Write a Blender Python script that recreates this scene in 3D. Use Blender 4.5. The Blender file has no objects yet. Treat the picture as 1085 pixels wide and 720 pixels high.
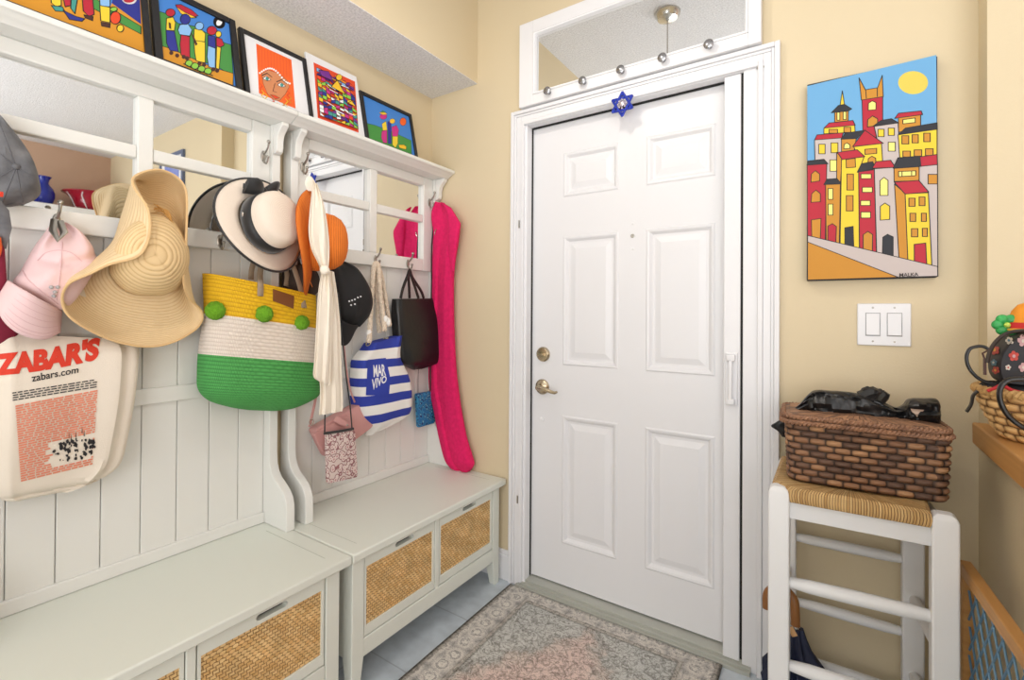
import bpy, bmesh, math, random
from mathutils import Vector, Matrix, noise
from mathutils.bvhtree import BVHTree
random.seed(7)
scene = bpy.context.scene
COL = scene.collection
pi = math.pi

# ---------------------------------------------------------------- camera
F_PX, CX0, CY0 = 507.75, 542.6, 327.09          # focal length and principal point, frame 1085x720
CAM = Vector((1.7232, -1.8197, 1.2186))
yaw, pit, rol = math.radians(33.7443), math.radians(.4154), math.radians(.3759)
FW = Vector((-math.sin(yaw)*math.cos(pit), math.cos(yaw)*math.cos(pit), math.sin(pit)))
RT = Vector((math.cos(yaw), math.sin(yaw), 0)); UPV = RT.cross(FW)
R2 = RT*math.cos(rol) + UPV*math.sin(rol); U2 = -RT*math.sin(rol) + UPV*math.cos(rol)
cd = bpy.data.cameras.new('camera'); cam = bpy.data.objects.new('camera', cd); COL.objects.link(cam)
m = Matrix.Identity(4)
for i in range(3):
    m[i][0], m[i][1], m[i][2], m[i][3] = R2[i], U2[i], -FW[i], CAM[i]
cam.matrix_world = m
cd.sensor_width = 36; cd.lens = F_PX/1085*36; cd.clip_start = .02
cd.shift_x = (542.5-CX0)/1085; cd.shift_y = (CY0-360)/1085
scene.camera = cam

# ---------------------------------------------------------------- light and exposure
vs = scene.view_settings
scene.display_settings.display_device = 'sRGB'
vs.view_transform = 'Standard'; vs.look = 'None'; vs.gamma = 1; vs.use_curve_mapping = False
vs.exposure = -0.06
w = bpy.data.worlds.new('sky'); scene.world = w; w.use_nodes = True
w.node_tree.nodes['Background'].inputs[0].default_value = (.95, .97, 1, 1)
w.node_tree.nodes['Background'].inputs[1].default_value = 0.9

def area(name, loc, look, sx, sy, e, col=(1, 1, 1)):
    l = bpy.data.lights.new(name, 'AREA'); l.shape = 'RECTANGLE'; l.size = sx; l.size_y = sy; l.energy = e; l.color = col
    o = bpy.data.objects.new(name, l); COL.objects.link(o); o.location = loc
    o.rotation_euler = (Vector(look)-Vector(loc)).to_track_quat('-Z', 'Y').to_euler(); return o
area('fill_behind_camera', (1.3, -4.25, 1.4), (1.2, 0, 1.2), 2.8, 2.2, 27, (1, .985, .97))  # unseen area light added as broad frontal fill for the room
area('kitchen_wall_fill', (3.4, -4.25, 1.5), (3.2, 0, 1.5), 1.8, 1.6, 42, (1, .99, .98))  # added area light, brightens the kitchen side that the mirrors reflect
area('ceiling_fill', (1.5, -2.5, 1.0), (1.45, -2.35, 2.7), .9, .9, 25, (.97, .985, 1))  # added upward area light, lifts the dim ceiling and soffit
area('kitchen_ceiling_fill', (3.5, -2.4, 1.2), (3.5, -2.2, 2.8), .9, .9, 30, (.97, .985, 1))  # second upward fill, added to brighten the ceiling over the kitchen
lp = bpy.data.lights.new('pendant_bulb', 'POINT'); lp.energy = 8.5; lp.shadow_soft_size = .05; lp.color = (1, .95, .88)
lo = bpy.data.objects.new('pendant_bulb', lp); COL.objects.link(lo); lo.location = (1.0, -.76, 2.4)

# ---------------------------------------------------------------- helpers
def ray(px, py): return FW + R2*((px-CX0)/F_PX) + U2*((CY0-py)/F_PX)
def P(px, py, ax='x', val=0.1):
    d = ray(px, py); i = 'xyz'.index(ax); return CAM + d*((val-CAM[i])/d[i])
def PL(px, py, p0, n):
    d = ray(px, py); return CAM + d*((p0-CAM).dot(n)/d.dot(n))
def Z(x0, y0, s): return lambda x, y: (x0+x/s, y0+y/s)
def lin(c):
    return tuple(((v/255)/12.92 if v/255 <= .04045 else ((v/255+.055)/1.055)**2.4) for v in c)

class MB:
    def __init__(s): s.v = []; s.f = []; s.m = []; s.uv = []
    def vert(s, p): s.v.append(Vector(p)); return len(s.v)-1
    def face(s, idx, m=0, uv=None): s.f.append(tuple(idx)); s.m.append(m); s.uv.append(uv)
    def poly(s, pts, m=0): s.face([s.vert(p) for p in pts], m)
    def box(s, x0, x1, y0, y1, z0, z1, m=0):
        b = len(s.v)
        for z in (z0, z1):
            for x, y in ((x0, y0), (x1, y0), (x1, y1), (x0, y1)): s.vert((x, y, z))
        for q in ((3, 2, 1, 0), (4, 5, 6, 7), (0, 1, 5, 4), (1, 2, 6, 5), (2, 3, 7, 6), (3, 0, 4, 7)): s.face([b+i for i in q], m)
        return s
    def prism(s, pts, off, m=0, ms=None):
        off = Vector(off); n = len(pts); b = len(s.v)
        for p in pts: s.vert(p)
        for p in pts: s.vert(Vector(p)+off)
        s.face([b+i for i in range(n)][::-1], m); s.face([b+n+i for i in range(n)], m)
        for i in range(n):
            j = (i+1) % n; s.face((b+i, b+j, b+n+j, b+n+i), m if ms is None else ms)
        return s
    def loft(s, rings, closed=True, caps=(True, True), m=0, rowm=None, uvs=None):
        n = len(rings[0]); b = len(s.v); k = len(rings)
        for r in rings:
            for p in r: s.vert(p)
        span = n if closed else n-1
        U, V = uvs if uvs else (1, 1)
        for i in range(k-1):
            for j in range(span):
                j2 = (j+1) % n
                u0, u1, v0, v1 = U*j/span, U*(j+1)/span, V*i/(k-1), V*(i+1)/(k-1)
                s.face((b+i*n+j, b+i*n+j2, b+(i+1)*n+j2, b+(i+1)*n+j), rowm[i] if rowm else m, ((u0, v0), (u1, v0), (u1, v1), (u0, v1)))
        if closed and caps[0]: s.face([b+j for j in range(n)][::-1], rowm[0] if rowm else m)
        if closed and caps[1]: s.face([b+(k-1)*n+j for j in range(n)], rowm[-1] if rowm else m)
        return s
    def tube(s, pts, r, seg=8, m=0, caps=(True, True), flat=1.0, ref=None):
        pts = [Vector(p) for p in pts]; n = len(pts)
        rr = r if isinstance(r, (list, tuple)) else [r]*n
        rings = []; prev = None
        for i, p in enumerate(pts):
            t = (pts[min(i+1, n-1)]-pts[max(i-1, 0)]).normalized()
            if prev is None:
                a = Vector(ref) if ref else (Vector((0, 0, 1)) if abs(t.z) < .9 else Vector((1, 0, 0)))
            else: a = prev
            a = (a - t*a.dot(t)).normalized(); prev = a; c = t.cross(a)
            rings.append([p + a*(math.cos(2*pi*j/seg)*rr[i]*flat) + c*(math.sin(2*pi*j/seg)*rr[i]) for j in range(seg)])
        return s.loft(rings, True, caps, m)
    def revolve(s, prof, c, axis, seg=40, m=0, sq=(1, 1), ref=(0, 0, 1), rowm=None, uvs=None, wob=None, caps=(False, True)):
        c = Vector(c); ax = Vector(axis).normalized(); a = Vector(ref)
        if abs(a.dot(ax)) > .95: a = Vector((1, 0, 0))
        a = (a-ax*a.dot(ax)).normalized(); b = ax.cross(a); rings = []
        for r, h in prof:
            ring = []
            for j in range(seg):
                t = 2*pi*j/seg; hh = h + (wob(r, t) if wob else 0)
                ring.append(c + a*(math.cos(t)*r*sq[0]) + b*(math.sin(t)*r*sq[1]) + ax*hh)
            rings.append(ring)
        return s.loft(rings, True, caps, m, rowm, uvs)
    def ball(s, c, r, seg=16, m=0, rings=10, jit=0):
        c = Vector(c); rx, ry, rz = r if isinstance(r, (tuple, list)) else (r, r, r)
        rg = []
        for i in range(rings+1):
            th = pi*i/rings; th = min(max(th, .02), pi-.02); ring = []
            for j in range(seg):
                ph = 2*pi*j/seg; k = 1 + (random.uniform(-jit, jit) if jit else 0)
                ring.append(c+Vector((rx*math.sin(th)*math.cos(ph), ry*math.sin(th)*math.sin(ph), -rz*math.cos(th)))*k)
            rg.append(ring)
        return s.loft(rg, True, (True, True), m)
    def bvh(s): return BVHTree.FromPolygons(s.v, s.f)
    def build(s, name, mats, parent=None, smooth=True, bevel=0, angle=35, solid=0, seg=2, wn=False, kind=None):
        if not isinstance(mats, (list, tuple)): mats = [mats]
        if parent is not None: org = parent['_loc'] if '_loc' in parent else parent.location; org = Vector(org)
        else:
            xs = [p.x for p in s.v]; ys = [p.y for p in s.v]; zs = [p.z for p in s.v]
            org = Vector(((min(xs)+max(xs))/2, (min(ys)+max(ys))/2, min(zs)))
        me = bpy.data.meshes.new(name); me.from_pydata([tuple(p-org) for p in s.v], [], s.f)
        for mm in mats: me.materials.append(mm)
        for p, mi in zip(me.polygons, s.m): p.material_index = mi; p.use_smooth = smooth
        if any(u for u in s.uv):
            l = me.uv_layers.new(name='UVMap')
            for p, u in zip(me.polygons, s.uv):
                if u:
                    for k, li in enumerate(p.loop_indices): l.data[li].uv = u[k]
        bm = bmesh.new(); bm.from_mesh(me); bmesh.ops.recalc_face_normals(bm, faces=bm.faces); bm.to_mesh(me); bm.free()
        if smooth: me.set_sharp_from_angle(angle=math.radians(angle))
        me.validate()
        o = bpy.data.objects.new(name, me); COL.objects.link(o)
        if parent is not None: o.parent = parent; WORLD[o.name] = org; o['_loc'] = list(org)
        else: o.location = org
        if solid:
            md = o.modifiers.new('thickness', 'SOLIDIFY'); md.thickness = solid; md.offset = 0
        if bevel:
            md = o.modifiers.new('edge', 'BEVEL'); md.width = bevel; md.segments = seg; md.limit_method = 'ANGLE'; md.angle_limit = math.radians(40)
        if kind: o['kind'] = kind
        return o
WORLD = {}
def thing(name, loc, label, cat, group=None):
    o = bpy.data.objects.new(name, None); o.empty_display_size = .05; COL.objects.link(o); o.location = loc
    return tag(o, label, cat, group)
def tag(o, label, cat, group=None, kind=None):
    o['label'] = label; o['category'] = cat
    if group: o['group'] = group
    if kind: o['kind'] = kind
    return o
def struct(o): o['kind'] = 'structure'; return o
def copy_tree(o, parent=None):
    c = o.copy(); COL.objects.link(c)
    if parent is not None: c.parent = parent
    for ch in list(o.children): copy_tree(ch, c)
    return c
def lerp(a, b, t): return a+(b-a)*t
def catmull(pts, n, closed=False):
    out = []; k = len(pts); segs = k if closed else k-1
    g = lambda i: pts[i % k] if closed else pts[min(max(i, 0), k-1)]
    for i in range(segs):
        p0, p1, p2, p3 = g(i-1), g(i), g(i+1), g(i+2)
        for j in range(n):
            t = j/n
            out.append(tuple(.5*((2*b)+(-a+c)*t+(2*a-5*b+4*c-d)*t*t+(-a+3*b-3*c+d)*t**3) for a, b, c, d in zip(p0, p1, p2, p3)))
    if not closed: out.append(tuple(pts[-1]))
    return out

# a soft hanging body: rows of (left px, right px, depth) top to bottom on a plane, bulging along out
def soft(mb, rows, ax, val, out, sub=4, n=32, ex=.55, back=.35, wr=0, wrs=9, folds=None, rowm=None, uvs=(1, 1), seed=0):
    out = Vector(out); flat = []
    for r in rows: flat.append((r[0][0], r[0][1], r[1][0], r[1][1], r[2]))
    dense = catmull(flat, sub); rings = []
    for k, (lx, ly, rx, ry, d) in enumerate(dense):
        L = P(lx, ly, ax, val); R = P(rx, ry, ax, val); ring = []
        for j in range(n):
            t = 2*pi*j/n; c, s_ = math.cos(t), math.sin(t)
            u = .5-.5*math.copysign(abs(c)**ex, c); o = math.copysign(abs(s_)**.75, s_)
            o = o*d if o > 0 else o*d*back
            p = L.lerp(R, u)
            if wr and s_ > 0: o += wr*noise.noise(Vector((p.x*wrs+seed, p.y*wrs, p.z*wrs*.6)))*min(1, s_*2)
            if folds and s_ > -.2: o += folds(u, k/(len(dense)-1))*max(0, s_)**.5
            ring.append(p+out*o)
        rings.append(ring)
    rm = None
    if rowm:
        rm = []
        for x in rowm: rm += [x]*sub
    mb.loft(rings, True, (True, True), 0, rm, uvs)
    return mb

# ---------------------------------------------------------------- materials
def newmat(name):
    mt = bpy.data.materials.new(name); mt.use_nodes = True
    return mt, mt.node_tree.nodes, mt.node_tree.links, mt.node_tree.nodes['Principled BSDF']
def M(name, rgb, rough=.55, metal=0, bump=None, var=None, sheen=0, spec=None, emit=None):
    mt, N, L, b = newmat(name)
    c = (*lin(rgb), 1); b.inputs['Base Color'].default_value = c
    b.inputs['Roughness'].default_value = rough; b.inputs['Metallic'].default_value = metal
    if spec is not None: b.inputs['Specular IOR Level'].default_value = spec
    if sheen: b.inputs['Sheen Weight'].default_value = sheen
    if emit: b.inputs['Emission Color'].default_value = (*lin(emit[0]), 1); b.inputs['Emission Strength'].default_value = emit[1]
    tc = N.new('ShaderNodeTexCoord')
    if var:
        nz = N.new('ShaderNodeTexNoise'); nz.inputs['Scale'].default_value = var[1]; nz.inputs['Detail'].default_value = 4
        mp = N.new('ShaderNodeMapping'); mp.inputs['Scale'].default_value = var[3] if len(var) > 3 else (1, 1, 1)
        L.new(tc.outputs['Object'], mp.inputs[0]); L.new(mp.outputs[0], nz.inputs[0])
        cr = N.new('ShaderNodeValToRGB'); cr.color_ramp.elements[0].position = .5-.5*var[2]; cr.color_ramp.elements[1].position = .5+.5*var[2]
        cr.color_ramp.elements[0].color = (*lin(var[0]), 1); cr.color_ramp.elements[1].color = c
        L.new(nz.outputs[0], cr.inputs[0]); L.new(cr.outputs[0], b.inputs['Base Color'])
    if bump:
        nz = N.new('ShaderNodeTexNoise'); nz.inputs['Scale'].default_value = bump[0]; nz.inputs['Detail'].default_value = 3
        bp = N.new('ShaderNodeBump'); bp.inputs['Strength'].default_value = bump[1]; bp.inputs['Distance'].default_value = bump[2] if len(bump) > 2 else .004
        L.new(tc.outputs['Object'], nz.inputs[0]); L.new(nz.outputs[0], bp.inputs['Height']); L.new(bp.outputs[0], b.inputs['Normal'])
    return mt
def math_n(N, L, op, a, b=None):
    n = N.new('ShaderNodeMath'); n.operation = op
    for i, x in enumerate((a, b)):
        if x is None: continue
        if isinstance(x, (int, float)): n.inputs[i].default_value = x
        else: L.new(x, n.inputs[i])
    return n.outputs[0]
def braid(name, rgb, dark, rows, cols=0, rough=.75, strength=.6, coord='v'):
    """braided straw / crochet rows that follow the surface's own rows"""
    mt, N, L, b = newmat(name); tc = N.new('ShaderNodeTexCoord'); sp = N.new('ShaderNodeSeparateXYZ'); L.new(tc.outputs['UV'], sp.inputs[0])
    u, v = sp.outputs[0], sp.outputs[1]
    if coord == 'u': u, v = v, u
    h = math_n(N, L, 'ABSOLUTE', math_n(N, L, 'SINE', math_n(N, L, 'MULTIPLY', v, rows*pi)))
    hb = h
    if cols:
        row = math_n(N, L, 'MULTIPLY', math_n(N, L, 'FLOOR', math_n(N, L, 'MULTIPLY', v, rows)), pi/2)
        cc = math_n(N, L, 'ABSOLUTE', math_n(N, L, 'SINE', math_n(N, L, 'ADD', math_n(N, L, 'MULTIPLY', u, cols*pi), row)))
        hb = math_n(N, L, 'MULTIPLY', h, math_n(N, L, 'ADD', math_n(N, L, 'MULTIPLY', cc, .6), .4))
    nz = N.new('ShaderNodeTexNoise'); nz.inputs['Scale'].default_value = 60; L.new(tc.outputs['Object'], nz.inputs[0])
    f = math_n(N, L, 'ADD', math_n(N, L, 'MULTIPLY', math_n(N, L, 'POWER', hb, .5), .8), math_n(N, L, 'MULTIPLY', nz.outputs[0], .3))
    mx = N.new('ShaderNodeValToRGB'); mx.color_ramp.elements[0].position = .1; mx.color_ramp.elements[1].position = .85
    mx.color_ramp.elements[0].color = (*lin(dark), 1); mx.color_ramp.elements[1].color = (*lin(rgb), 1)
    L.new(f, mx.inputs[0]); L.new(mx.outputs[0], b.inputs['Base Color'])
    bp = N.new('ShaderNodeBump'); bp.inputs['Strength'].default_value = strength; bp.inputs['Distance'].default_value = .004
    L.new(hb, bp.inputs['Height']); L.new(bp.outputs[0], b.inputs['Normal']); b.inputs['Roughness'].default_value = rough
    return mt
def weave(name, c1, c2, gap, bw, bh, mort=.0015, rough=.6, strength=.8, offset=.5, extra=None):
    """basket weave; UV in metres"""
    mt, N, L, b = newmat(name); tc = N.new('ShaderNodeTexCoord')
    mp = N.new('ShaderNodeMapping'); mp.inputs['Scale'].default_value = (100, 100, 1); L.new(tc.outputs['UV'], mp.inputs[0])
    br = N.new('ShaderNodeTexBrick'); L.new(mp.outputs[0], br.inputs['Vector'])
    br.inputs['Scale'].default_value = 1; br.inputs['Brick Width'].default_value = bw*100; br.inputs['Row Height'].default_value = bh*100
    br.inputs['Mortar Size'].default_value = mort*100; br.inputs['Mortar Smooth'].default_value = .9; br.offset = offset
    br.inputs['Color1'].default_value = (*lin(c1), 1); br.inputs['Color2'].default_value = (*lin(c2), 1); br.inputs['Mortar'].default_value = (*lin(gap), 1)
    col = br.outputs[0]
    nz = N.new('ShaderNodeTexNoise'); nz.inputs['Scale'].default_value = 14; L.new(tc.outputs['UV'], nz.inputs[0])
    hs = N.new('ShaderNodeHueSaturation'); L.new(col, hs.inputs['Color'])
    L.new(math_n(N, L, 'ADD', math_n(N, L, 'MULTIPLY', nz.outputs[0], .7), .65), hs.inputs['Value'])
    L.new(hs.outputs[0], b.inputs['Base Color'])
    bp = N.new('ShaderNodeBump'); bp.inputs['Strength'].default_value = strength; bp.inputs['Distance'].default_value = .003; bp.invert = True
    L.new(br.outputs['Fac'], bp.inputs['Height']); L.new(bp.outputs[0], b.inputs['Normal']); b.inputs['Roughness'].default_value = rough
    return mt

def lens_weave(name, cols, gap, bw, bh, rough=.65):
    """plaited strands: lens shaped, staggered, each its own tone; UV in metres"""
    mt, N, L, b = newmat(name); tc = N.new('ShaderNodeTexCoord'); sp = N.new('ShaderNodeSeparateXYZ'); L.new(tc.outputs['UV'], sp.inputs[0])
    v = math_n(N, L, 'DIVIDE', sp.outputs[1], bh); row = math_n(N, L, 'FLOOR', v)
    u = math_n(N, L, 'ADD', math_n(N, L, 'DIVIDE', sp.outputs[0], bw), math_n(N, L, 'MULTIPLY', math_n(N, L, 'MODULO', row, 2.0), .5))
    s1 = math_n(N, L, 'ABSOLUTE', math_n(N, L, 'SINE', math_n(N, L, 'MULTIPLY', u, pi))); s2 = math_n(N, L, 'ABSOLUTE', math_n(N, L, 'SINE', math_n(N, L, 'MULTIPLY', v, pi)))
    h = math_n(N, L, 'MULTIPLY', math_n(N, L, 'POWER', s1, .7), math_n(N, L, 'POWER', s2, .7))
    cb = N.new('ShaderNodeCombineXYZ'); L.new(math_n(N, L, 'FLOOR', u), cb.inputs[0]); L.new(row, cb.inputs[1])
    wn = N.new('ShaderNodeTexWhiteNoise'); L.new(cb.outputs[0], wn.inputs[0])
    nz = N.new('ShaderNodeTexNoise'); nz.inputs['Scale'].default_value = 1; mp = N.new('ShaderNodeMapping'); mp.inputs['Scale'].default_value = (60, 500, 1); L.new(tc.outputs['UV'], mp.inputs[0]); L.new(mp.outputs[0], nz.inputs[0])
    r = N.new('ShaderNodeValToRGB'); e = r.color_ramp.elements; n = len(cols)
    e[0].position = 0; e[0].color = (*lin(cols[0]), 1); e[1].position = 1; e[1].color = (*lin(cols[-1]), 1)
    for i in range(1, n-1): q = e.new(i/(n-1)); q.color = (*lin(cols[i]), 1)
    L.new(math_n(N, L, 'ADD', math_n(N, L, 'MULTIPLY', wn.outputs['Value'], .75), math_n(N, L, 'MULTIPLY', nz.outputs[0], .3)), r.inputs[0])
    g = N.new('ShaderNodeMapRange'); g.inputs[1].default_value = .12; g.inputs[2].default_value = .5; L.new(h, g.inputs[0])
    mx = N.new('ShaderNodeMix'); mx.data_type = 'RGBA'; L.new(g.outputs[0], mx.inputs['Factor']); mx.inputs[6].default_value = (*lin(gap), 1); L.new(r.outputs[0], mx.inputs[7]); L.new(mx.outputs[2], b.inputs['Base Color'])
    bp = N.new('ShaderNodeBump'); bp.inputs['Strength'].default_value = .8; bp.inputs['Distance'].default_value = .006; L.new(h, bp.inputs['Height']); L.new(bp.outputs[0], b.inputs['Normal']); b.inputs['Roughness'].default_value = rough
    return mt

WALL = M('cream_wall_paint', (217, 201, 168), .7, bump=(160, .12))
WALLP = M('tan_wall_paint', (205, 172, 148), .7, bump=(160, .12))
CEIL = M('popcorn_ceiling', (240, 240, 242), .9, bump=(120, .8, .006), var=((216, 216, 219), 120, .3))
WHITE = M('white_gloss_paint', (232, 232, 234), .35)
DOORW = M('white_door_paint', (229, 229, 231), .38)
UNIT = M('off_white_furniture_paint', (231, 231, 226), .45, bump=(40, .05))
UNIT2 = M('furniture_paint_green_cast', (225, 228, 218), .42, bump=(40, .05))  # same paint as UNIT, greenish cast of the light put into the colour
MIRR = M('mirror_glass', (238, 240, 240), .015, 1)
PEWTER = M('pewter', (170, 166, 158), .3, 1)
CHROME = M('brushed_nickel', (200, 196, 188), .22, 1)
BRASS = M('aged_nickel', (190, 176, 150), .25, 1)
BLACK = M('black_paint', (20, 20, 22), .4)
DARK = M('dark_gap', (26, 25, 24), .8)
SILL = M('aluminium_sill', (186, 187, 178), .4, .25)
STOOLW = M('white_stool_paint', (228, 228, 228), .4)
WOOD = M('oak', (208, 156, 92), .45, var=((182, 130, 72), 6, .6, (1.5, .25, 14)))
WOODU = M('handle_wood', (160, 108, 56), .4, var=((128, 80, 40), 20, .7, (1, 1, .3)))
WICK = weave('golden_wicker', (248, 214, 154), (230, 184, 118), (164, 116, 64), .015, .0095, .0014, offset=.5)
HYAC = lens_weave('dark_hyacinth', [(78, 58, 49), (106, 78, 61), (140, 101, 73), (190, 145, 103)], (56, 41, 32), .036, .0165)
SEAG = lens_weave('seagrass', [(186, 142, 88), (212, 170, 112), (226, 188, 130)], (120, 84, 46), .03, .017)
RUSHM = weave('rush_seat', (214, 178, 122), (184, 142, 84), (112, 80, 44), .3, .0058, .001)
TILE = weave('floor_tile', (198, 206, 212), (192, 200, 207), (168, 174, 180), .33, .33, .004, .3, .3, offset=0)
CANVAS = M('natural_canvas', (231, 220, 204), .85, bump=(350, .25, .002))
BRED = M('red_print', (216, 60, 38), .8)
BORG = M('salmon_print', (226, 138, 108), .8)
INK = M('black_ink', (34, 32, 34), .7)
WPRINT = M('white_print', (236, 236, 240), .7)
STRAW = braid('natural_straw', (238, 212, 168), (212, 176, 122), 21, 0, strength=.35)
STRAWC = braid('natural_straw_crown', (236, 206, 156), (204, 166, 110), 13, 0, strength=.5)
ORSTR = braid('orange_straw', (232, 124, 34), (184, 84, 16), 26, 0, strength=.4)
HATW = braid('ivory_paper_straw', (240, 226, 210), (226, 208, 190), 34, 0, strength=.15)
TY = braid('yellow_crochet', (240, 192, 22), (196, 140, 6), 46, 120, strength=.6)
TW = braid('white_crochet', (240, 228, 216), (206, 190, 176), 46, 120, strength=.6)
TG = braid('green_crochet', (84, 172, 88), (44, 120, 54), 46, 120, strength=.6)
POM = M('green_yarn', (122, 186, 38), .95, bump=(220, 1, .01))
LEATH = M('brown_leather', (126, 76, 38), .55)
TAUPE = M('taupe_strap', (158, 140, 118), .55)
RIB = M('black_ribbon', (22, 22, 24), .5, sheen=.3)
PINKC = M('pale_pink_cotton', (236, 204, 204), .85, bump=(300, .2, .002))
BLKC = M('black_cotton', (26, 26, 28), .8, bump=(300, .2, .002))
GREYC = M('washed_grey_cotton', (132, 132, 134), .9, bump=(120, .3, .003), var=((82, 82, 86), 22, .6))
BURG = M('burgundy_cloth', (126, 22, 50), .8)
SCARF = M('cream_scarf', (246, 236, 220), .85, bump=(250, .2, .002))
HOTP = M('hot_pink_terry', (232, 28, 104), .95, bump=(260, .6, .004), var=((212, 20, 90), 60, .5))
PURSE = M('dusty_pink_leather', (204, 150, 146), .5, bump=(200, .15, .002))
BLUES = M('royal_blue_canvas', (44, 62, 164), .8, bump=(300, .2, .002))
BAGW = M('white_canvas', (240, 238, 234), .8, bump=(300, .2, .002))
ROPE = M('cream_rope', (222, 206, 186), .85, bump=(200, .3, .002))
VINYL = M('black_vinyl', (24, 24, 25), .32, bump=(45, .2, .006))
PLAST = M('black_nylon', (22, 22, 23), .36, bump=(40, .35, .008))
NAVY = M('navy_umbrella_cloth', (26, 34, 62), .6, bump=(60, .2))
BLUEM = M('blue_mesh_metal', (104, 142, 172), .45, .3)
def floral(name, base, cols, scale=45, th=.33):
    mt, N, L, b = newmat(name); tc = N.new('ShaderNodeTexCoord'); vo = N.new('ShaderNodeTexVoronoi'); vo.inputs['Scale'].default_value = scale
    L.new(tc.outputs['Object'], vo.inputs['Vector']); ra = N.new('ShaderNodeValToRGB'); ra.color_ramp.interpolation = 'CONSTANT'
    e = ra.color_ramp.elements; e[0].position = 0; e[0].color = (*lin(cols[0]), 1); e[1].position = th; e[1].color = (*lin(base), 1)
    x = e.new(th*.4); x.color = (*lin(cols[1]), 1); x = e.new(th*.75); x.color = (*lin(cols[2]), 1)
    L.new(vo.outputs['Distance'], ra.inputs[0]); L.new(ra.outputs[0], b.inputs['Base Color']); b.inputs['Roughness'].default_value = .7
    return mt
POUCH = floral('rose_print_cloth', (214, 196, 190), [(196, 150, 150), (222, 204, 198), (150, 100, 104)], 55, .62)
BPRINT = floral('blue_patterned_cloth', (34, 110, 168), [(120, 196, 214), (24, 60, 120), (60, 150, 190)], 60, .6)
FLOR = M('black_bag_cloth', (28, 27, 32), .6)
def rug_mat():
    mt, N, L, b = newmat('faded_oriental_rug'); tc = N.new('ShaderNodeTexCoord'); sp = N.new('ShaderNodeSeparateXYZ'); L.new(tc.outputs['UV'], sp.inputs[0])
    u, v = sp.outputs[0], sp.outputs[1]           # metres from the corner by the door
    W, H = .88, 1.5
    def mn(a, c): return math_n(N, L, 'MINIMUM', a, c)
    d = mn(mn(u, math_n(N, L, 'SUBTRACT', W, u)), math_n(N, L, 'ADD', mn(v, math_n(N, L, 'SUBTRACT', H, v)), .055))
    # medallion: diamond with stepped edge
    du = math_n(N, L, 'ABSOLUTE', math_n(N, L, 'SUBTRACT', u, W/2)); dv = math_n(N, L, 'ABSOLUTE', math_n(N, L, 'SUBTRACT', v, H/2))
    nz = N.new('ShaderNodeTexNoise'); nz.inputs['Scale'].default_value = 18; nz.inputs['Detail'].default_value = 6; L.new(tc.outputs['UV'], nz.inputs[0])
    dia = math_n(N, L, 'ADD', math_n(N, L, 'ADD', math_n(N, L, 'MULTIPLY', du, 1.55), dv), math_n(N, L, 'SUBTRACT', math_n(N, L, 'MULTIPLY', nz.outputs[0], .26), .11))
    def ramp(x, els, interp='LINEAR'):
        r = N.new('ShaderNodeValToRGB'); r.color_ramp.interpolation = interp; e = r.color_ramp.elements
        e[0].position = els[0][0]; e[0].color = (*lin(els[0][1]), 1); e[1].position = els[-1][0]; e[1].color = (*lin(els[-1][1]), 1)
        for p_, c_ in els[1:-1]: q = e.new(p_); q.color = (*lin(c_), 1)
        L.new(x, r.inputs[0]); return r.outputs[0]
    def mix(f, a, c, mode='MIX'):
        mx = N.new('ShaderNodeMix'); mx.data_type = 'RGBA'; mx.blend_type = mode
        if isinstance(f, float): mx.inputs['Factor'].default_value = f
        else: L.new(f, mx.inputs['Factor'])
        L.new(a, mx.inputs[6]); L.new(c, mx.inputs[7]); return mx.outputs[2]
    field = ramp(dia, [(0, (232, 208, 198)), (.58, (230, 206, 196)), (.68, (216, 204, 194)), (.71, (194, 190, 184)), (.75, (212, 211, 205)), (1, (204, 204, 199))])
    def vines(scale, k, dist, seed):
        n_ = N.new('ShaderNodeTexNoise'); n_.inputs['Scale'].default_value = scale; n_.inputs['Detail'].default_value = 3; n_.inputs['Distortion'].default_value = dist
        mp = N.new('ShaderNodeMapping'); mp.inputs['Location'].default_value = (seed, seed*.7, 0); L.new(tc.outputs['UV'], mp.inputs[0]); L.new(mp.outputs[0], n_.inputs[0])
        return math_n(N, L, 'MULTIPLY', math_n(N, L, 'ABSOLUTE', math_n(N, L, 'SUBTRACT', n_.outputs[0], .5)), k)
    fl = ramp(vines(30, 9, 1.6, 3), [(0, (178, 176, 172)), (.25, (206, 204, 202)), (.5, (248, 248, 247)), (1, (255, 255, 255))])
    f2 = ramp(vines(12, 9, 2.5, 8), [(0, (196, 194, 192)), (.2, (232, 231, 230)), (.35, (255, 255, 255)), (1, (255, 255, 255))])
    field = mix(.9, field, fl, 'MULTIPLY'); field = mix(.9, field, f2, 'MULTIPLY')
    vb = N.new('ShaderNodeTexVoronoi'); vb.inputs['Scale'].default_value = 15; vb.inputs['Randomness'].default_value = .2; L.new(tc.outputs['UV'], vb.inputs['Vector'])
    rb = math_n(N, L, 'ADD', vb.outputs['Distance'], math_n(N, L, 'MULTIPLY', vines(40, 3, 1.5, 5), .35))
    bord = ramp(rb, [(0, (140, 138, 134)), (.1, (222, 216, 206)), (.24, (228, 222, 212)), (.34, (150, 147, 143)), (.42, (226, 219, 209)), (.6, (196, 190, 183)), (.8, (150, 147, 143)), (1, (140, 136, 132))])
    line = ramp(d, [(0, (136, 134, 131)), (.006, (136, 134, 131)), (.010, (224, 221, 216)), (.018, (196, 192, 190)), (.022, (255, 255, 255)), (.112, (255, 255, 255)), (.116, (186, 184, 182)), (.121, (230, 228, 224)), (.134, (196, 194, 192)), (.138, (255, 255, 255)), (1, (255, 255, 255))])
    inb = math_n(N, L, 'GREATER_THAN', d, .13)
    c = mix(inb, bord, field); c = mix(1.0, c, line, 'MULTIPLY')
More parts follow.
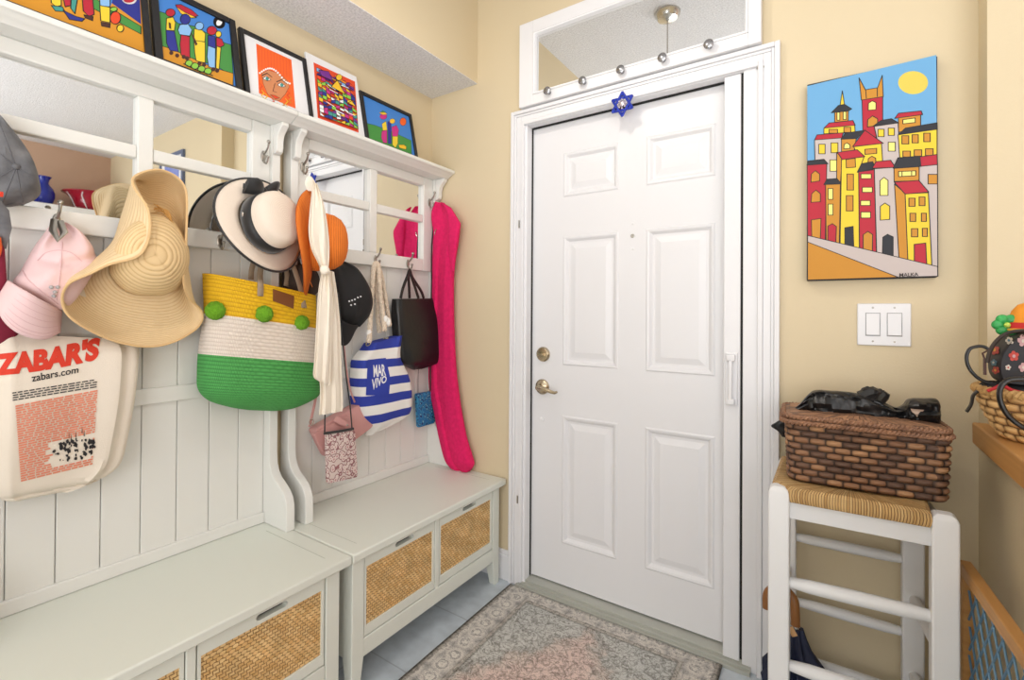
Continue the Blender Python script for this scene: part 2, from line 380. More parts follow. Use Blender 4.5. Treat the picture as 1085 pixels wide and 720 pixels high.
    n2 = N.new('ShaderNodeTexNoise'); n2.inputs['Scale'].default_value = 240; L.new(tc.outputs['UV'], n2.inputs[0])
    sp2 = ramp(n2.outputs[0], [(.3, (200, 200, 200)), (.6, (255, 255, 255))]); c = mix(.8, c, sp2, 'MULTIPLY')
    L.new(c, b.inputs['Base Color']); b.inputs['Roughness'].default_value = .95
    bp = N.new('ShaderNodeBump'); bp.inputs['Strength'].default_value = .4; bp.inputs['Distance'].default_value = .003; L.new(n2.outputs[0], bp.inputs['Height']); L.new(bp.outputs[0], b.inputs['Normal'])
    return mt

# ================================================================ SETTING
H = 2.80
mb = MB(); 
mb.face([mb.vert(p) for p in ((-.1, -4.3, 0), (4.7, -4.3, 0), (4.7, .1, 0), (-.1, .1, 0))], 0, ((-.1, -4.3), (4.7, -4.3), (4.7, .1), (-.1, .1)))
mb.face([mb.vert(p) for p in ((-.1, -4.3, -.05), (-.1, .1, -.05), (4.7, .1, -.05), (4.7, -4.3, -.05))])
struct(mb.build('floor', TILE, smooth=False))
struct(MB().box(-.1, 4.7, -4.3, .1, H, H+.06).build('ceiling', CEIL))
mb = MB(); mb.box(0, .2975, -4.3, 0, 2.3189, 2.3215, 1); mb.box(0, .2975, -4.3, 0, 2.3215, H, 0)
struct(mb.build('ceiling_soffit', [WALL, CEIL], smooth=False))
struct(MB().box(-.1, 0, -4.3, .1, 0, H).build('wall_left', WALL))
mb = MB(); mb.box(0, .54, 0, .1, 0, H); mb.box(1.55, 4.6, 0, .1, 0, H); mb.box(.54, 1.55, 0, .1, 2.09, H)
struct(mb.build('wall_front', WALL, smooth=False))
mb = MB(); mb.box(2.06, 2.19, -.09, 0, 0, H); mb.box(2.06, 2.19, -1.45, -.09, 0, .882)
struct(mb.build('wall_right', WALL, smooth=False))
struct(MB().box(4.6, 4.7, -4.3, .1, 0, H).build('wall_far', WALLP))
mb = MB(); mb.box(-.1, 4.7, -4.4, -4.3, 2.5, H); mb.box(-.1, 4.7, -4.4, -4.3, 0, .28); mb.box(-.1, -.02, -4.4, -4.3, .28, 2.5); mb.box(2.7, 2.5, -4.4, -4.3, .28, 2.5); mb.box(4.3, 4.7, -4.4, -4.3, .28, 2.5)
struct(mb.build('wall_back', WALL, smooth=False))
mb = MB(); mb.box(.4, .511, -.014, 0, 0, .115); mb.box(.4, .511, -.01, 0, .115, .135); mb.box(0, .4, -.014, 0, 0, .115)
struct(mb.build('baseboard_front', WHITE, bevel=.003))
struct(MB().box(1.578, 2.06, -.014, 0, 0, .115).build('baseboard_right', WHITE, bevel=.003))
struct(MB().box(0, .014, -1.9, -.016, 0, .115).build('baseboard_left', WHITE, bevel=.003))

# door casing, jambs
mb = MB()
def casing(mb, a, b, y, z):            # strip from inset a to inset b of the outer casing edge, front at y
    x0, x1, zt = .509, 1.579, 2.124
    mb.box(x0+a, x0+b, y, 0, 0, zt-a); mb.box(x1-b, x1-a, y, 0, 0, zt-a); mb.box(x0+b, x1-b, y, 0, zt-b, zt-a)
casing(mb, 0, .016, -.024, 0); casing(mb, .016, .026, -.017, 0); casing(mb, .026, .05, -.0135, 0); casing(mb, .05, .066, -.018, 0)
mb.box(.535, .586, -.004, .1, 0, 2.09); mb.box(1.4668, 1.553, -.005, .1, 0, 2.09); mb.box(.586, 1.495, -.004, .1, 2.056, 2.09)
tr1 = struct(mb.build('trim_1', WHITE, bevel=.0025))
for zc in (1.614, .384): MB().box(.553, .5575, -.0215, -.018, zc-.017, zc+.017).build('screen_clip', PEWTER, tr1)
for dx in (0, .016): MB().revolve([(.0045, 0), (.003, .002), (.0003, .0022)], (1.512+dx, -.0135, 2.052), (0, -1, 0), 10).build('screw', PEWTER, tr1)
mb = MB(); mb.box(.5815, .5865, .036, .049, .03, 2.056); mb.box(.586, 1.495, .036, .049, 2.0525, 2.058)
struct(mb.build('trim_2', DARK))
mb = MB(); mb.box(.552, 1.495, -.03, .1, 0, .012); mb.box(.562, 1.495, -.018, .1, .012, .02); mb.box(.586, 1.495, 0.0, .1, .02, .028)
for i in range(2): mb.ball((.75+.5*i, .015, .028), (.006, .006, .002))
struct(mb.build('trim_3', SILL, bevel=.003))
# door
mb = MB(); x0, x1, z0, z1 = .5875, 1.493, .034, 2.0515; Yf = .05; Yr = .060
XS = [(.742, .997), (1.11, 1.368)]; ZS = [(.215, .771), (.990, 1.553), (1.724, 1.918)]
mb.box(x0, x1, Yr, .094, z0, z1)
mb.box(x0, XS[0][0], Yf, Yr, z0, z1); mb.box(XS[0][1], XS[1][0], Yf, Yr, z0, z1); mb.box(XS[1][1], x1, Yf, Yr, z0, z1)
for a, b in XS:
    mb.box(a, b, Yf, Yr, z0, ZS[0][0]); mb.box(a, b, Yf, Yr, ZS[0][1], ZS[1][0]); mb.box(a, b, Yf, Yr, ZS[1][1], ZS[2][0]); mb.box(a, b, Yf, Yr, ZS[2][1], z1)
    for c, d in ZS:
        def rr(k, y): return [(a+k, y, c+k), (b-k, y, c+k), (b-k, y, d-k), (a+k, y, d-k)]
        mb.loft([rr(0, Yf), rr(.006, Yf-.004), rr(.014, Yf-.002), rr(.024, Yr-.0015), rr(.034, Yr-.001), rr(.058, Yf+.002), rr(.062, Yf+.002)], True, (False, True))
door = struct(mb.build('door_1', DOORW, smooth=True, angle=12))
mb = MB(); mb.revolve([(.033, 0), (.033, .008), (.028, .014), (.012, .016), (.001, .016)], (.646, .05, 1.032), (0, -1, 0), 28); mb.box(.634, .658, .018, .036, 1.027, 1.037)
mb.build('deadbolt', BRASS, door, bevel=.001)
mb = MB(); mb.revolve([(.034, 0), (.034, .006), (.028, .014), (.013, .02), (.012, .045), (.001, .046)], (.642, .05, .886), (0, -1, 0), 28)
mb.tube([(.642, .01, .886), (.655, .004, .886), (.68, .003, .884), (.705, .006, .876), (.725, .008, .872), (.738, .006, .877)], [.011, .011, .009, .008, .007, .005], 10)
mb.build('lever_handle', BRASS, door)
mb = MB(); mb.revolve([(.008, 0), (.008, .003), (.004, .004), (.0005, .002)], (1.056, .05, 1.529), (0, -1, 0), 16)
for dz in (.05, -.052): mb.revolve([(.006, 0), (.004, .002), (.0005, .0025)], (1.056, .05, 1.529+dz), (0, -1, 0), 10, 1)
mb.build('peephole', [PEWTER, WHITE], door)
mb = MB(); mb.revolve([(.011, 0), (.01, .006), (.001, .008)], (.64, .05, .74), (0, -1, 0), 14); mb.build('plastic_bumper', WHITE, door)

# ================================================================ BENCHES
def make_bench():
    t = thing('storage_bench', (.25, -.427, 0), 'off-white bench with two wicker drawers standing closest to the front door', 'bench', 'off-white storage benches under the wall hutches')
    top = MB().box(.022, .487, -.848, -.006, .432, .46).build('bench_top', UNIT2, t, bevel=.005, seg=3)
    sm = M('seam_line', (186, 192, 178), .6)
    for y in (-.792, -.063): MB().box(.10, .43, y-.0007, y+.0007, .4602, .4606).build('top_seam', sm, top)
    f = MB(); f.box(.03, .468, -.8355, -.8225, .11, .432); f.box(.03, .468, -.0565, -.0435, .11, .432)      # ends
    f.box(.026, .04, -.83, -.05, .11, .432); f.box(.04, .46, -.83, -.05, .108, .12)
    f.box(.44, .4705, -.792, -.088, .108, .166); f.box(.42, .4705, -.459, -.437, .166, .432); f.box(.43, .462, -.79, -.09, .424, .432)
    f.build('frame', UNIT2, t, bevel=.0025)
    for y, x, sx, sy in ((-.8385, .4715, -1, 1), (-.0405, .4715, -1, -1), (-.8385, .03, 1, 1), (-.0405, .03, 1, -1)):
        L = MB(); a, b, c, d = x, x+sx*.046, y, y+sy*.046
        q = lambda k, z: [(a, c, z), (lerp(a, b, k), c, z), (lerp(a, b, k), lerp(c, d, k), z), (a, lerp(c, d, k), z)]
        L.loft([q(.66, 0), q(1, .108), q(1, .432)]); L.build('leg', UNIT2, t, bevel=.002)
    for ya, yb in ((-.789, -.462), (-.434, -.091)):
        fr = MB(); xa, xb = .448, .4685; za, zb = .17, .425
        fr.box(xa, xb, ya, yb, za, .2); fr.box(xa, xb, ya, ya+.008, .2, .392); fr.box(xa, xb, yb-.008, yb, .2, .392)
        yc = (ya+yb)/2+.012; s = .043                                            # top rail with a slot cut through
        fr.box(xa, xb, ya, yc-s, .392, zb); fr.box(xa, xb, yc+s, yb, .392, zb); fr.box(xa, xb, yc-s, yc+s, .392, .4025); fr.box(xa, xb, yc-s, yc+s, .418, zb)
        for sg in (-1, 1):
            pts = [(yc+sg*s, .4025)]
            n = 6
            for k in range(n+1): th = -pi/2+pi*k/n; pts.append((yc+sg*(s-.008+.008*math.cos(th)), .41025+.00775*math.sin(th)))
            pts.append((yc+sg*s, .418))
            fr.prism([(xa, y, z) for y, z in pts], (xb-xa, 0, 0))
        fr.box(.09, xa, ya, ya+.006, za, .40); fr.box(.09, xa, yb-.006, yb, za, .40); fr.box(.09, xa, ya, yb, za, za+.006); fr.box(.09, .096, ya, yb, za, .4)
        d = fr.build('drawer', UNIT2, t, bevel=.0012)
        wk = MB(); y0, y1, zz0, zz1 = ya+.008, yb-.008, .2, .392; ny, nz = 40, 24
        grid = []
        for i in range(nz+1):
            row = []
            for j in range(ny+1):
                k = .0016*math.sin(pi*(j+.5)*1.0+pi*i) if 0 < i < nz and 0 < j < ny else 0
                row.append((.462+k, lerp(y0, y1, j/ny), lerp(zz0, zz1, i/nz)))
            grid.append(row)
        wk.loft(grid, False, (False, False), 0, None, (y1-y0, zz1-zz0))
        wk.box(.45, .455, y0, y1, zz0, zz1, 1)
        wk.build('wicker_panel', [WICK, M('basket_back', (110, 76, 40), .8)], d)
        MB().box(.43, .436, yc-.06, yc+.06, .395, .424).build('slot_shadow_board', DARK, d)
    return t
bench = make_bench()
bench2 = copy_tree(bench); bench2.location.y -= .8455; bench2['label'] = 'off-white bench with wicker drawers in the foreground, under the printed canvas bag'

# ================================================================ HUTCHES
def hook_mb(mb, y, z, x0=.046, s=1.0, m=0):
    mb.ball((x0+.002, y, z), (.004, .009*s, .02*s), 10, m, 8)
    mb.tube([(x0, y, z+.008), (x0+.015*s, y, z+.012), (x0+.03*s, y, z+.026*s), (x0+.036*s, y, z+.042*s)], [.004, .004, .0036, .0034], 8, m); mb.ball((x0+.036*s, y, z+.045*s), .0065*s, 10, m, 8)
    mb.tube([(x0, y, z-.006), (x0+.01*s, y, z-.024*s), (x0+.02*s, y, z-.028*s), (x0+.028*s, y, z-.02*s), (x0+.03*s, y, z-.01*s)], .0036, 8, m); mb.ball((x0+.03*s, y, z-.007*s), .0058*s, 10, m, 8)
    return mb
def make_hutch():
    t = thing('mirrored_coat_hutch', (.02, -.406, .4605), 'off-white coat hutch with mirror panes standing on the bench beside the front door', 'coat rack', 'mirrored coat hutches on the benches')
    y0, y1 = -.806, -.006
    bk = MB(); ys = [-.777 + .0932*i for i in range(9)]; ys[-1] = -.036
    for a, b in zip(ys[:-1], ys[1:]): bk.box(.006, .022, a+.0008, b-.0008, .49, 1.44)
    bk.box(.004, .012, y0+.03, y1-.03, .4605, 1.9)
    bk.build('board_back', UNIT, t, bevel=.0022)
    st = MB(); st.box(.012, .033, y0+.03, y1-.03, .4605, .498); st.build('bottom_rail', UNIT, t, bevel=.003)
    ba = MB().box(.02, .032, y0+.03, y1-.03, .937, .985).build('batten', UNIT, t, bevel=.003)
    prof = [(.008, .4605), (.172, .4605), (.172, .5), (.170, .548), (.162, .572), (.146, .592), (.118, .612), (.092, .628), (.074, .648), (.064, .672), (.06, .71), (.06, 1.884), (.008, 1.884)]
    for a in (y0, y1-.03):
        MB().prism([(x, a, z) for x, z in prof], (0, .03, 0)).build('side_board', UNIT, t, bevel=.002)
    # mirror frame: two columns, two rows of panes
    fr = MB(); xa, xb = .012, .046; cols = [(-.725, -.43), (-.39, -.1)]; rws = [(1.478, 1.66), (1.697, 1.842)]
    fr.box(xa, xb, y0+.03, cols[0][0], 1.42, 1.884); fr.box(xa, xb, cols[1][1], y1-.03, 1.42, 1.884)
    fr.box(xa, xb, cols[0][0], cols[1][1], 1.42, rws[0][0]); fr.box(xa, xb, cols[0][0], cols[1][1], rws[1][1], 1.884)
    fr.box(xa, xb, cols[0][1], cols[1][0], rws[0][0], rws[1][1])
    for c in cols: fr.box(xa, xb-.004, c[0], c[1], rws[0][1], rws[1][0])
    fo = fr.build('mirror_frame', UNIT, t, bevel=.004, seg=3)
    for c in cols:
        for r in rws:
            MB().box(.02, .026, c[0]-.004, c[1]+.004, r[0]-.004, r[1]+.004).build('mirror_pane', MIRR, fo)
    sh = MB(); sp = [(.006, 1.884), (.118, 1.884), (.124, 1.889), (.134, 1.894), (.144, 1.898), (.149, 1.903), (.16, 1.905), (.163, 1.911), (.16, 1.9205), (.006, 1.9205)]
    sh.prism([(x, -.842, z) for x, z in sp], (0, .8395, 0)); sh.build('top_shelf', UNIT, t, bevel=.0012)
    bp = [(.06, 1.884), (.118, 1.884), (.116, 1.872), (.104, 1.86), (.09, 1.845), (.084, 1.825), (.084, 1.80), (.08, 1.787), (.07, 1.78), (.06, 1.779)]
    for a in (y0+.002, y1-.028):
        MB().prism([(x, a, z) for x, z in bp], (0, .026, 0)).build('bracket', UNIT, t, bevel=.003, seg=3)
    for y in (-.603, -.40, -.205): hook_mb(MB(), y, 1.447, .046).build('coat_hook', PEWTER, t)
    for y in (-.752, -.062): hook_mb(MB(), y, 1.765, .046).build('coat_hook', PEWTER, t)
    return t
hutch = make_hutch()
hutch2 = copy_tree(hutch); hutch2.location.y -= .8415; hutch2['label'] = 'off-white coat hutch with mirror panes behind the wide straw hat and the striped straw tote'

# ================================================================ RUG AND DOOR FITTINGS
mb = MB(); rx0, ry0 = .53, -.034; RW, RH = .88, 1.5; nx, ny = 44, 74; grid = []
for i in range(ny+1):
    row = []
    for j in range(nx+1):
        u, v = RW*j/nx, RH*i/ny
        e = .006*noise.noise(Vector((u*6, v*1.5, 3))) if i == 0 else 0
        z = .006 + .0025*max(0, noise.noise(Vector((u*5, v*5, 1))))*(1 if v < .4 else .4)
        row.append((rx0+u+.012*v, ry0-v+e, z))
    grid.append(row)
mb.loft(grid, False, (False, False), 0, None, (RW, RH))
o = tag(mb.build('area_rug', rug_mat(), solid=.006), 'faded grey and pink patterned rug on the tiles in front of the door', 'rug')

# roll-away screen at the hinge side of the door
t = thing('retractable_screen', (1.432, .015, .02), 'white upright screen bar with small handle at the right edge of the door', 'door screen')
MB().box(1.405, 1.459, -.003, .042, .022, 2.054).build('pull_bar', WHITE, t, bevel=.003)
mb = MB(); mb.box(1.412, 1.452, -.011, -.003, .90, 1.085); mb.box(1.425, 1.437, -.03, -.022, .92, 1.065)
mb.box(1.418, 1.446, -.03, -.003, 1.055, 1.078); mb.box(1.42, 1.444, -.03, -.003, .905, .925)
mb.build('handle', WHITE, t, bevel=.004, seg=3)
MB().box(1.4594, 1.4664, .002, .046, .03, 2.054).build('side_seal', DARK, t)

# star ornament
t = thing('star_ornament', (1.04, -.03, 1.99), 'blue six-pointed star ornament hanging on the top of the door casing', 'ornament')
c = Vector((1.039, -.029, 2.036)); R = .048
def tri(k): return [c + Vector((R*math.sin(k+2*pi*i/3), 0, R*math.cos(k+2*pi*i/3))) for i in range(3)]
BLUEG = M('blue_glitter', (42, 70, 190), .3, .3, bump=(400, .8, .003), var=((24, 40, 150), 300, .5)); SILV = M('silver_bead', (216, 206, 216), .2, .8)
for k in (0, pi):
    p = tri(k); mb = MB()
    for i in range(3): mb.tube([p[i], p[(i+1) % 3]], .0045, 8)
    mb.build('triangle', BLUEG, t)
mb = MB()
for i in range(6):
    a = pi/3*i; a2 = a+pi/3
    mb.tube([c+Vector((.028*math.sin(a+pi/6), 0, .028*math.cos(a+pi/6))), c+Vector((.028*math.sin(a2+pi/6), 0, .028*math.cos(a2+pi/6)))], .005, 8)
    mb.ball(c+Vector((.036*math.sin(a), -.001, .036*math.cos(a))), .005, 8, 0, 6)
mb.build('filigree', BLUEG, t)
mb = MB(); mb.ball(c+Vector((0, -.004, 0)), (.012, .006, .012), 12)
for i in range(8): mb.ball(c+Vector((.017*math.sin(i*pi/4), -.003, .017*math.cos(i*pi/4))), .0042, 8, 0, 6)
mb.build('centre_beads', SILV, t)

# mirrored knob rack above the door
t = thing('mirror_peg_rack', (1.044, -.02, 2.127), 'white framed wide mirror with five round metal knobs resting above the door casing', 'mirror')
fx0, fx1, fz0, fz1 = .5635, 1.525, 2.1265, 2.495; ix0, ix1, iz0, iz1 = .645, 1.4735, 2.181, 2.43
fr = MB(); ya, yb = -.04, -.006
fr.box(fx0, ix0-.012, ya, yb, fz0, fz1); fr.box(ix1+.012, fx1, ya, yb, fz0, fz1); fr.box(ix0-.012, ix1+.012, ya, yb, fz0, iz0-.012); fr.box(ix0-.012, ix1+.012, ya, yb, iz1+.012, fz1)
q = lambda k, y: [(ix0-.012+k, y, iz0-.012+k), (ix1+.012-k, y, iz0-.012+k), (ix1+.012-k, y, iz1+.012-k), (ix0-.012+k, y, iz1+.012-k)]
fr.loft([q(0, ya), q(.004, ya-.003), q(.009, ya-.001), q(.012, -.022)], True, (False, False))
fr.build('frame', WHITE, t, bevel=.002)
MB().box(ix0-.01, ix1+.01, -.021, -.014, iz0-.01, iz1+.01).build('mirror_pane', MIRR, t)
for x in (.7196, .8826, 1.0435, 1.2035, 1.364):
    MB().revolve([(.008, 0), (.008, .004), (.006, .012), (.012, .018), (.0165, .022), (.0165, .027), (.011, .031), (.001, .032)], (x, -.039, 2.156), (0, -1, 0), 20).build('knob', M('smoked_nickel', (150, 150, 152), .25, .9), t)

# pendant lamp: seen in the mirror above the door
t = thing('pendant_lamp', (1.0, -.76, 2.4), 'small pendant lamp on a thin rod below the popcorn ceiling', 'lamp')
px, py = 1.0, -.76
MB().revolve([(.066, 0), (.064, .012), (.05, .032), (.02, .042), (.006, .044)], (px, py, H), (0, 0, -1), 32).build('canopy', CHROME, t)
MB().tube([(px, py, H-.04), (px, py, 2.5)], .0035, 8).build('rod', CHROME, t)
MB().revolve([(.02, 0), (.022, .03), (.05, .045), (.10, .075), (.115, .105), (.112, .105), (.096, .078), (.045, .05), (.003, .045)], (px, py, 2.51), (0, 0, -1), 32).build('shade', CHROME, t)

# light switch
t = thing('light_switch', (1.851, -.006, 1.1256), 'white double rocker light switch plate on the wall under the town painting', 'light switch')
MB().box(1.787, 1.9155, -.007, 0, 1.1256, 1.2527).build('plate', WHITE, t, bevel=.003, seg=3)
for xc in (1.8255, 1.877):
    MB().prism([(xc-.0165, -.0075, 1.156), (xc-.0165, -.013, 1.158), (xc-.0165, -.009, 1.19), (xc-.0165, -.0105, 1.222), (xc-.0165, -.0075, 1.223)], (.033, 0, 0)).build('rocker', WHITE, t, bevel=.0008)
    MB().box(xc-.018, xc+.018, -.0075, -.006, 1.1545, 1.2245).build('rocker_gap', M('switch_gap', (150, 150, 152), .6), t)
    for z in (1.1385, 1.24): MB().revolve([(.003, 0), (.002, .001), (.0003, .0012)], (xc, -.007, z), (0, -1, 0), 10).build('screw', PEWTER, t)

# ================================================================ PAINTINGS
PC = {}
def C(name):
    if name not in PC: PC[name] = M('paint_'+name, PCOL[name], .6, bump=(200, .15, .001))
    return PC[name]
PCOL = dict(blue=(106, 168, 214), sun=(220, 200, 84), red=(182, 26, 50), yellow=(234, 204, 50), orange=(200, 138, 38), grey=(196, 184, 180), pale=(248, 236, 128), black=(34, 36, 44), line=(24, 20, 22),
            sky=(62, 128, 206), green=(66, 142, 62), ground=(212, 146, 32), navy=(36, 44, 140), lblue=(136, 186, 232), brown=(70, 34, 26), white=(240, 240, 238), magenta=(196, 42, 130), flesh=(206, 134, 88), bright=(238, 98, 26), purple=(116, 40, 140), teal=(64, 150, 140), lime=(140, 200, 70), ored=(224, 72, 30), mat=(232, 232, 234), gold=(236, 190, 40))
def arc(cx, cy, rx, ry, n=24): return [(cx+rx*math.cos(2*pi*i/n), cy+ry*math.sin(2*pi*i/n)) for i in range(n)]
class Paint:
    """polygons laid on a flat picture plane, each one a hair above the last"""
    def __init__(s, conv, p0, n, step=.00003, base=.0005):
        s.conv = conv; s.p0 = Vector(p0); s.n = Vector(n).normalized(); s.k = 0; s.step = step; s.mb = MB(); s.mats = []; s.base = base; s.clip = None
    def mi(s, c):
        if c not in s.mats: s.mats.append(c)
        return s.mats.index(c)
    def pt(s, x, y): return PL(*s.conv(x, y), s.p0, s.n) + s.n*(s.base+s.k*s.step)
    def poly(s, c, pts, lw=.0022, line='line'):
        if s.clip: pts = [s.clip(x, y) for x, y in pts]
        s.k += 1; q = [s.pt(*p) for p in pts]; s.mb.poly(q, s.mi(c))
        if lw: s.stroke(pts, lw, True, line)
    def stroke(s, pts, lw=.0022, closed=False, c='line'):
        s.k += 1; q = [s.pt(*p) for p in pts]; n = len(q); m = s.mi(c)
        for i in range(n if closed else n-1):
            a, b = q[i], q[(i+1) % n]; d = b-a
            if d.length < 1e-6: continue
            d.normalize(); w = s.n.cross(d)*lw*.5; e = d*lw*.35
            s.mb.poly([a-e+w, b+e+w, b+e-w, a-e-w], m)
    def rect(s, c, x0, y0, x1, y1, lw=.0022): s.poly(c, [(x0, y0), (x1, y0), (x1, y1), (x0, y1)], lw)
    def build(s, name, parent): return s.mb.build(name, [C(c) for c in s.mats], parent, smooth=False)

# town painting on the right wall
A = Z(845, 50, 5.536)
yp = -.028
px0, px1, pz0, pz1 = 1.6557, 1.9700, 1.3255, 1.953
t = thing('town_painting', ((px0+px1)/2, -.015, pz0), 'tall unframed painting of red, yellow and grey town houses under a yellow sun', 'painting')
MB().box(px0, px1, yp, -.002, pz0, pz1).build('stretched_canvas', M('canvas_edge', (36, 34, 40), .7), t, bevel=.002)
pa = Paint(A, (0, yp, 0), (0, -1, 0))
cl = [pr for pr in ((57, 228), (815, 44), (820, 1345), (60, 1365))]
pa.poly('blue', [(57, 228), (814, 46), (821, 1344), (60, 1366)], 0)
pa.poly('sun', arc(678, 208, 88, 68), 0)
b = 665
pa.poly('red', [(378, 305), (500, 290), (500, 430), (460, 530), (385, 540)]); pa.poly('orange', [(361, 180), (398, 250), (470, 238), (497, 165), (503, 290), (375, 310)]); pa.stroke([(400, 250), (404, 300)]); pa.stroke([(468, 240), (468, 290)])
pa.poly('pale', [(415, 370), (416, 330), (438, 315), (460, 325), (460, 366)]); pa.poly('orange', [(410, 468), (412, 425), (440, 403), (470, 420), (470, 460)])
pa.poly('yellow', [(263, 256), (276, 338), (250, 342)]); pa.poly('orange', [(218, 378), (298, 370), (298, 432), (218, 440)]); pa.rect('pale', 232, 382, 248, 428); pa.rect('pale', 268, 378, 286, 424); pa.poly('black', [(198, 385), (240, 342), (275, 335), (318, 362), (300, 374)])
pa.poly('yellow', [(155, 475), (335, 450), (338, 500), (155, 508)]); pa.poly('red', [(155, 475), (185, 445), (325, 430), (338, 458)]); pa.rect('orange', 185, 482, 235, 505); pa.rect('orange', 272, 470, 312, 500)
pa.poly('orange', [(592, 412), (722, 395), (722, 470), (592, 500)]); pa.poly('red', [(570, 418), (592, 388), (725, 374), (733, 396)]); pa.poly('pale', [(618, 426), (690, 416), (690, 442), (618, 450)])
pa.poly('grey', [(450, 465), (590, 445), (602, 690), (500, 690)]); pa.poly('black', [(446, 462), (490, 430), (550, 420), (594, 445)]); pa.rect('yellow', 472, 482, 508, 525); pa.rect('yellow', 532, 475, 568, 518); pa.rect('pale', 532, 558, 573, 610)
pa.poly('yellow', [(590, 515), (818, 480), (818, 660), (602, 690)]); pa.poly('black', [(590, 515), (632, 475), (818, 444), (819, 482)])
for q in ((612, 520, 652, 568), (672, 514, 708, 562), (740, 505, 778, 555), (618, 610, 662, 645), (684, 603, 728, 640), (750, 596, 795, 636)): pa.rect('orange', *q)
pa.poly('grey', [(100, 545), (258, 530), (258, 800), (106, 800)]); pa.poly('red', [(100, 545), (115, 515), (268, 503), (260, 533)]); pa.rect('yellow', 125, 570, 162, 626); pa.rect('yellow', 197, 562, 237, 620); pa.rect('pale', 190, 662, 232, 728)
pa.poly('orange', [(258, 540), (345, 533), (330, 620), (258, 622)]); pa.poly('black', [(255, 541), (280, 505), (398, 488), (348, 537)]); pa.poly('pale', [(272, 597), (274, 572), (290, 562), (308, 575), (308, 594)])
pa.poly('yellow', [(330, 585), (492, 566), (502, 720), (385, 720)]); pa.poly('red', [(323, 584), (395, 488), (503, 565)]); pa.poly('orange', [(395, 600), (464, 594), (464, 624), (396, 630)]); pa.poly('orange', [(412, 690), (415, 655), (435, 640), (458, 652), (460, 690)])
pa.poly('grey', [(712, 697), (820, 690), (822, 1292), (785, 1282), (765, 855), (712, 790)]); pa.poly('red', [(712, 645), (818, 630), (820, 690), (722, 700)]); pa.rect('orange', 765, b+82, 820, b+138)
pa.poly('red', [(57, b+25), (172, b+15), (163, b+470), (60, b+440)]); pa.poly('black', [(56, b+28), (62, b+3), (155, b-7), (179, b+20)])
pa.poly('orange', [(80, b+128), (82, b+80), (105, b+60), (130, b+80), (130, b+120)]); pa.poly('orange', [(80, b+246), (84, b+195), (108, b+174), (134, b+195), (134, b+242)]); pa.poly('orange', [(82, b+348), (138, b+340), (134, b+458), (84, b+446)])
pa.poly('orange', [(165, b+140), (252, b+130), (245, b+492), (168, b+472)]); pa.poly('black', [(155, b+142), (172, b+110), (235, b+106), (258, b+138)]); pa.rect('pale', 180, b+165, 208, b+228); pa.rect('pale', 180, b+256, 208, b+320); pa.poly('red', [(178, b+475), (178, b+385), (204, b+370), (228, b+387), (225, b+484)])
pa.poly('orange', [(230, b-48), (262, b-10), (252, b+130), (230, b+105)]); pa.poly('yellow', [(258, b-5), (390, b-20), (358, b+65), (362, b+516), (250, b+492)]); pa.poly('red', [(234, b-46), (350, b-62), (394, b-22), (262, b-4)]); pa.poly('orange', [(285, b-5), (338, b-12), (340, b+40), (286, b+44)]); pa.rect('orange', 290, b+80, 328, b+174); pa.rect('orange', 286, b+206, 326, b+296); pa.poly('black', [(278, b+394), (326, b+386), (330, b+508), (278, b+496)])
pa.poly('red', [(358, b+68), (450, b+55), (462, b+542), (364, b+516)]); pa.poly('black', [(350, b+70), (375, b+20), (440, b+8), (458, b+48)]); 
for q in ((372, 80, 432, 107), (380, 158, 438, 187), (370, 236, 426, 264), (372, 303, 428, 337)): pa.rect('pale', q[0], b+q[1], q[2], b+q[3])
pa.poly('orange', [(385, b+528), (385, b+435), (412, b+416), (440, b+434), (438, b+536)])
pa.poly('grey', [(450, b+50), (565, b+42), (594, b+574), (464, b+541)]); pa.poly('red', [(438, b+46), (460, b+8), (545, b), (574, b+42)])
pa.poly('pale', [(483, b+206), (483, b+120), (506, b+100), (530, b+118), (530, b+206)]); pa.poly('yellow', [(485, b+350), (485, b+270), (512, b+250), (540, b+268), (540, b+346)]); pa.poly('black', [(497, b+552), (500, b+450), (527, b+433), (560, b+448), (560, b+566)])
pa.poly('orange', [(565, b+48), (712, b+38), (712, b+120), (566, b+124)]); pa.poly('black', [(560, b+47), (588, b-14), (715, b-24), (722, b+36)]); pa.poly('pale', [(592, b+66), (692, b+62), (692, b+90), (592, b+96)]); pa.stroke([(612, b+66), (612, b+95)]); pa.stroke([(668, b+64), (668, b+92)])
pa.poly('orange', [(568, b+140), (632, b+195), (646, b+586), (594, b+572)]); pa.poly('yellow', [(630, b+197), (766, b+190), (786, b+620), (646, b+584)]); pa.poly('red', [(566, b+128), (710, b+118), (768, b+186), (630, b+198)])
for q in ((652, 222, 688, 270), (712, 215, 746, 266), (658, 310, 692, 358), (725, 310, 754, 358), (667, 400, 704, 448), (731, 398, 760, 446)): pa.rect('orange', q[0], b+q[1], q[2], b+q[3])
pa.poly('red', [(683, b+492), (750, b+484), (756, b+606), (684, b+596)])
pa.poly('grey', [(60, b+440), (820, b+622), (821, b+678), (590, b+684), (60, b+478)]); pa.poly('orange', [(60, b+478), (590, b+684), (60, b+700)])
painting = pa.build('painted_surface', t)

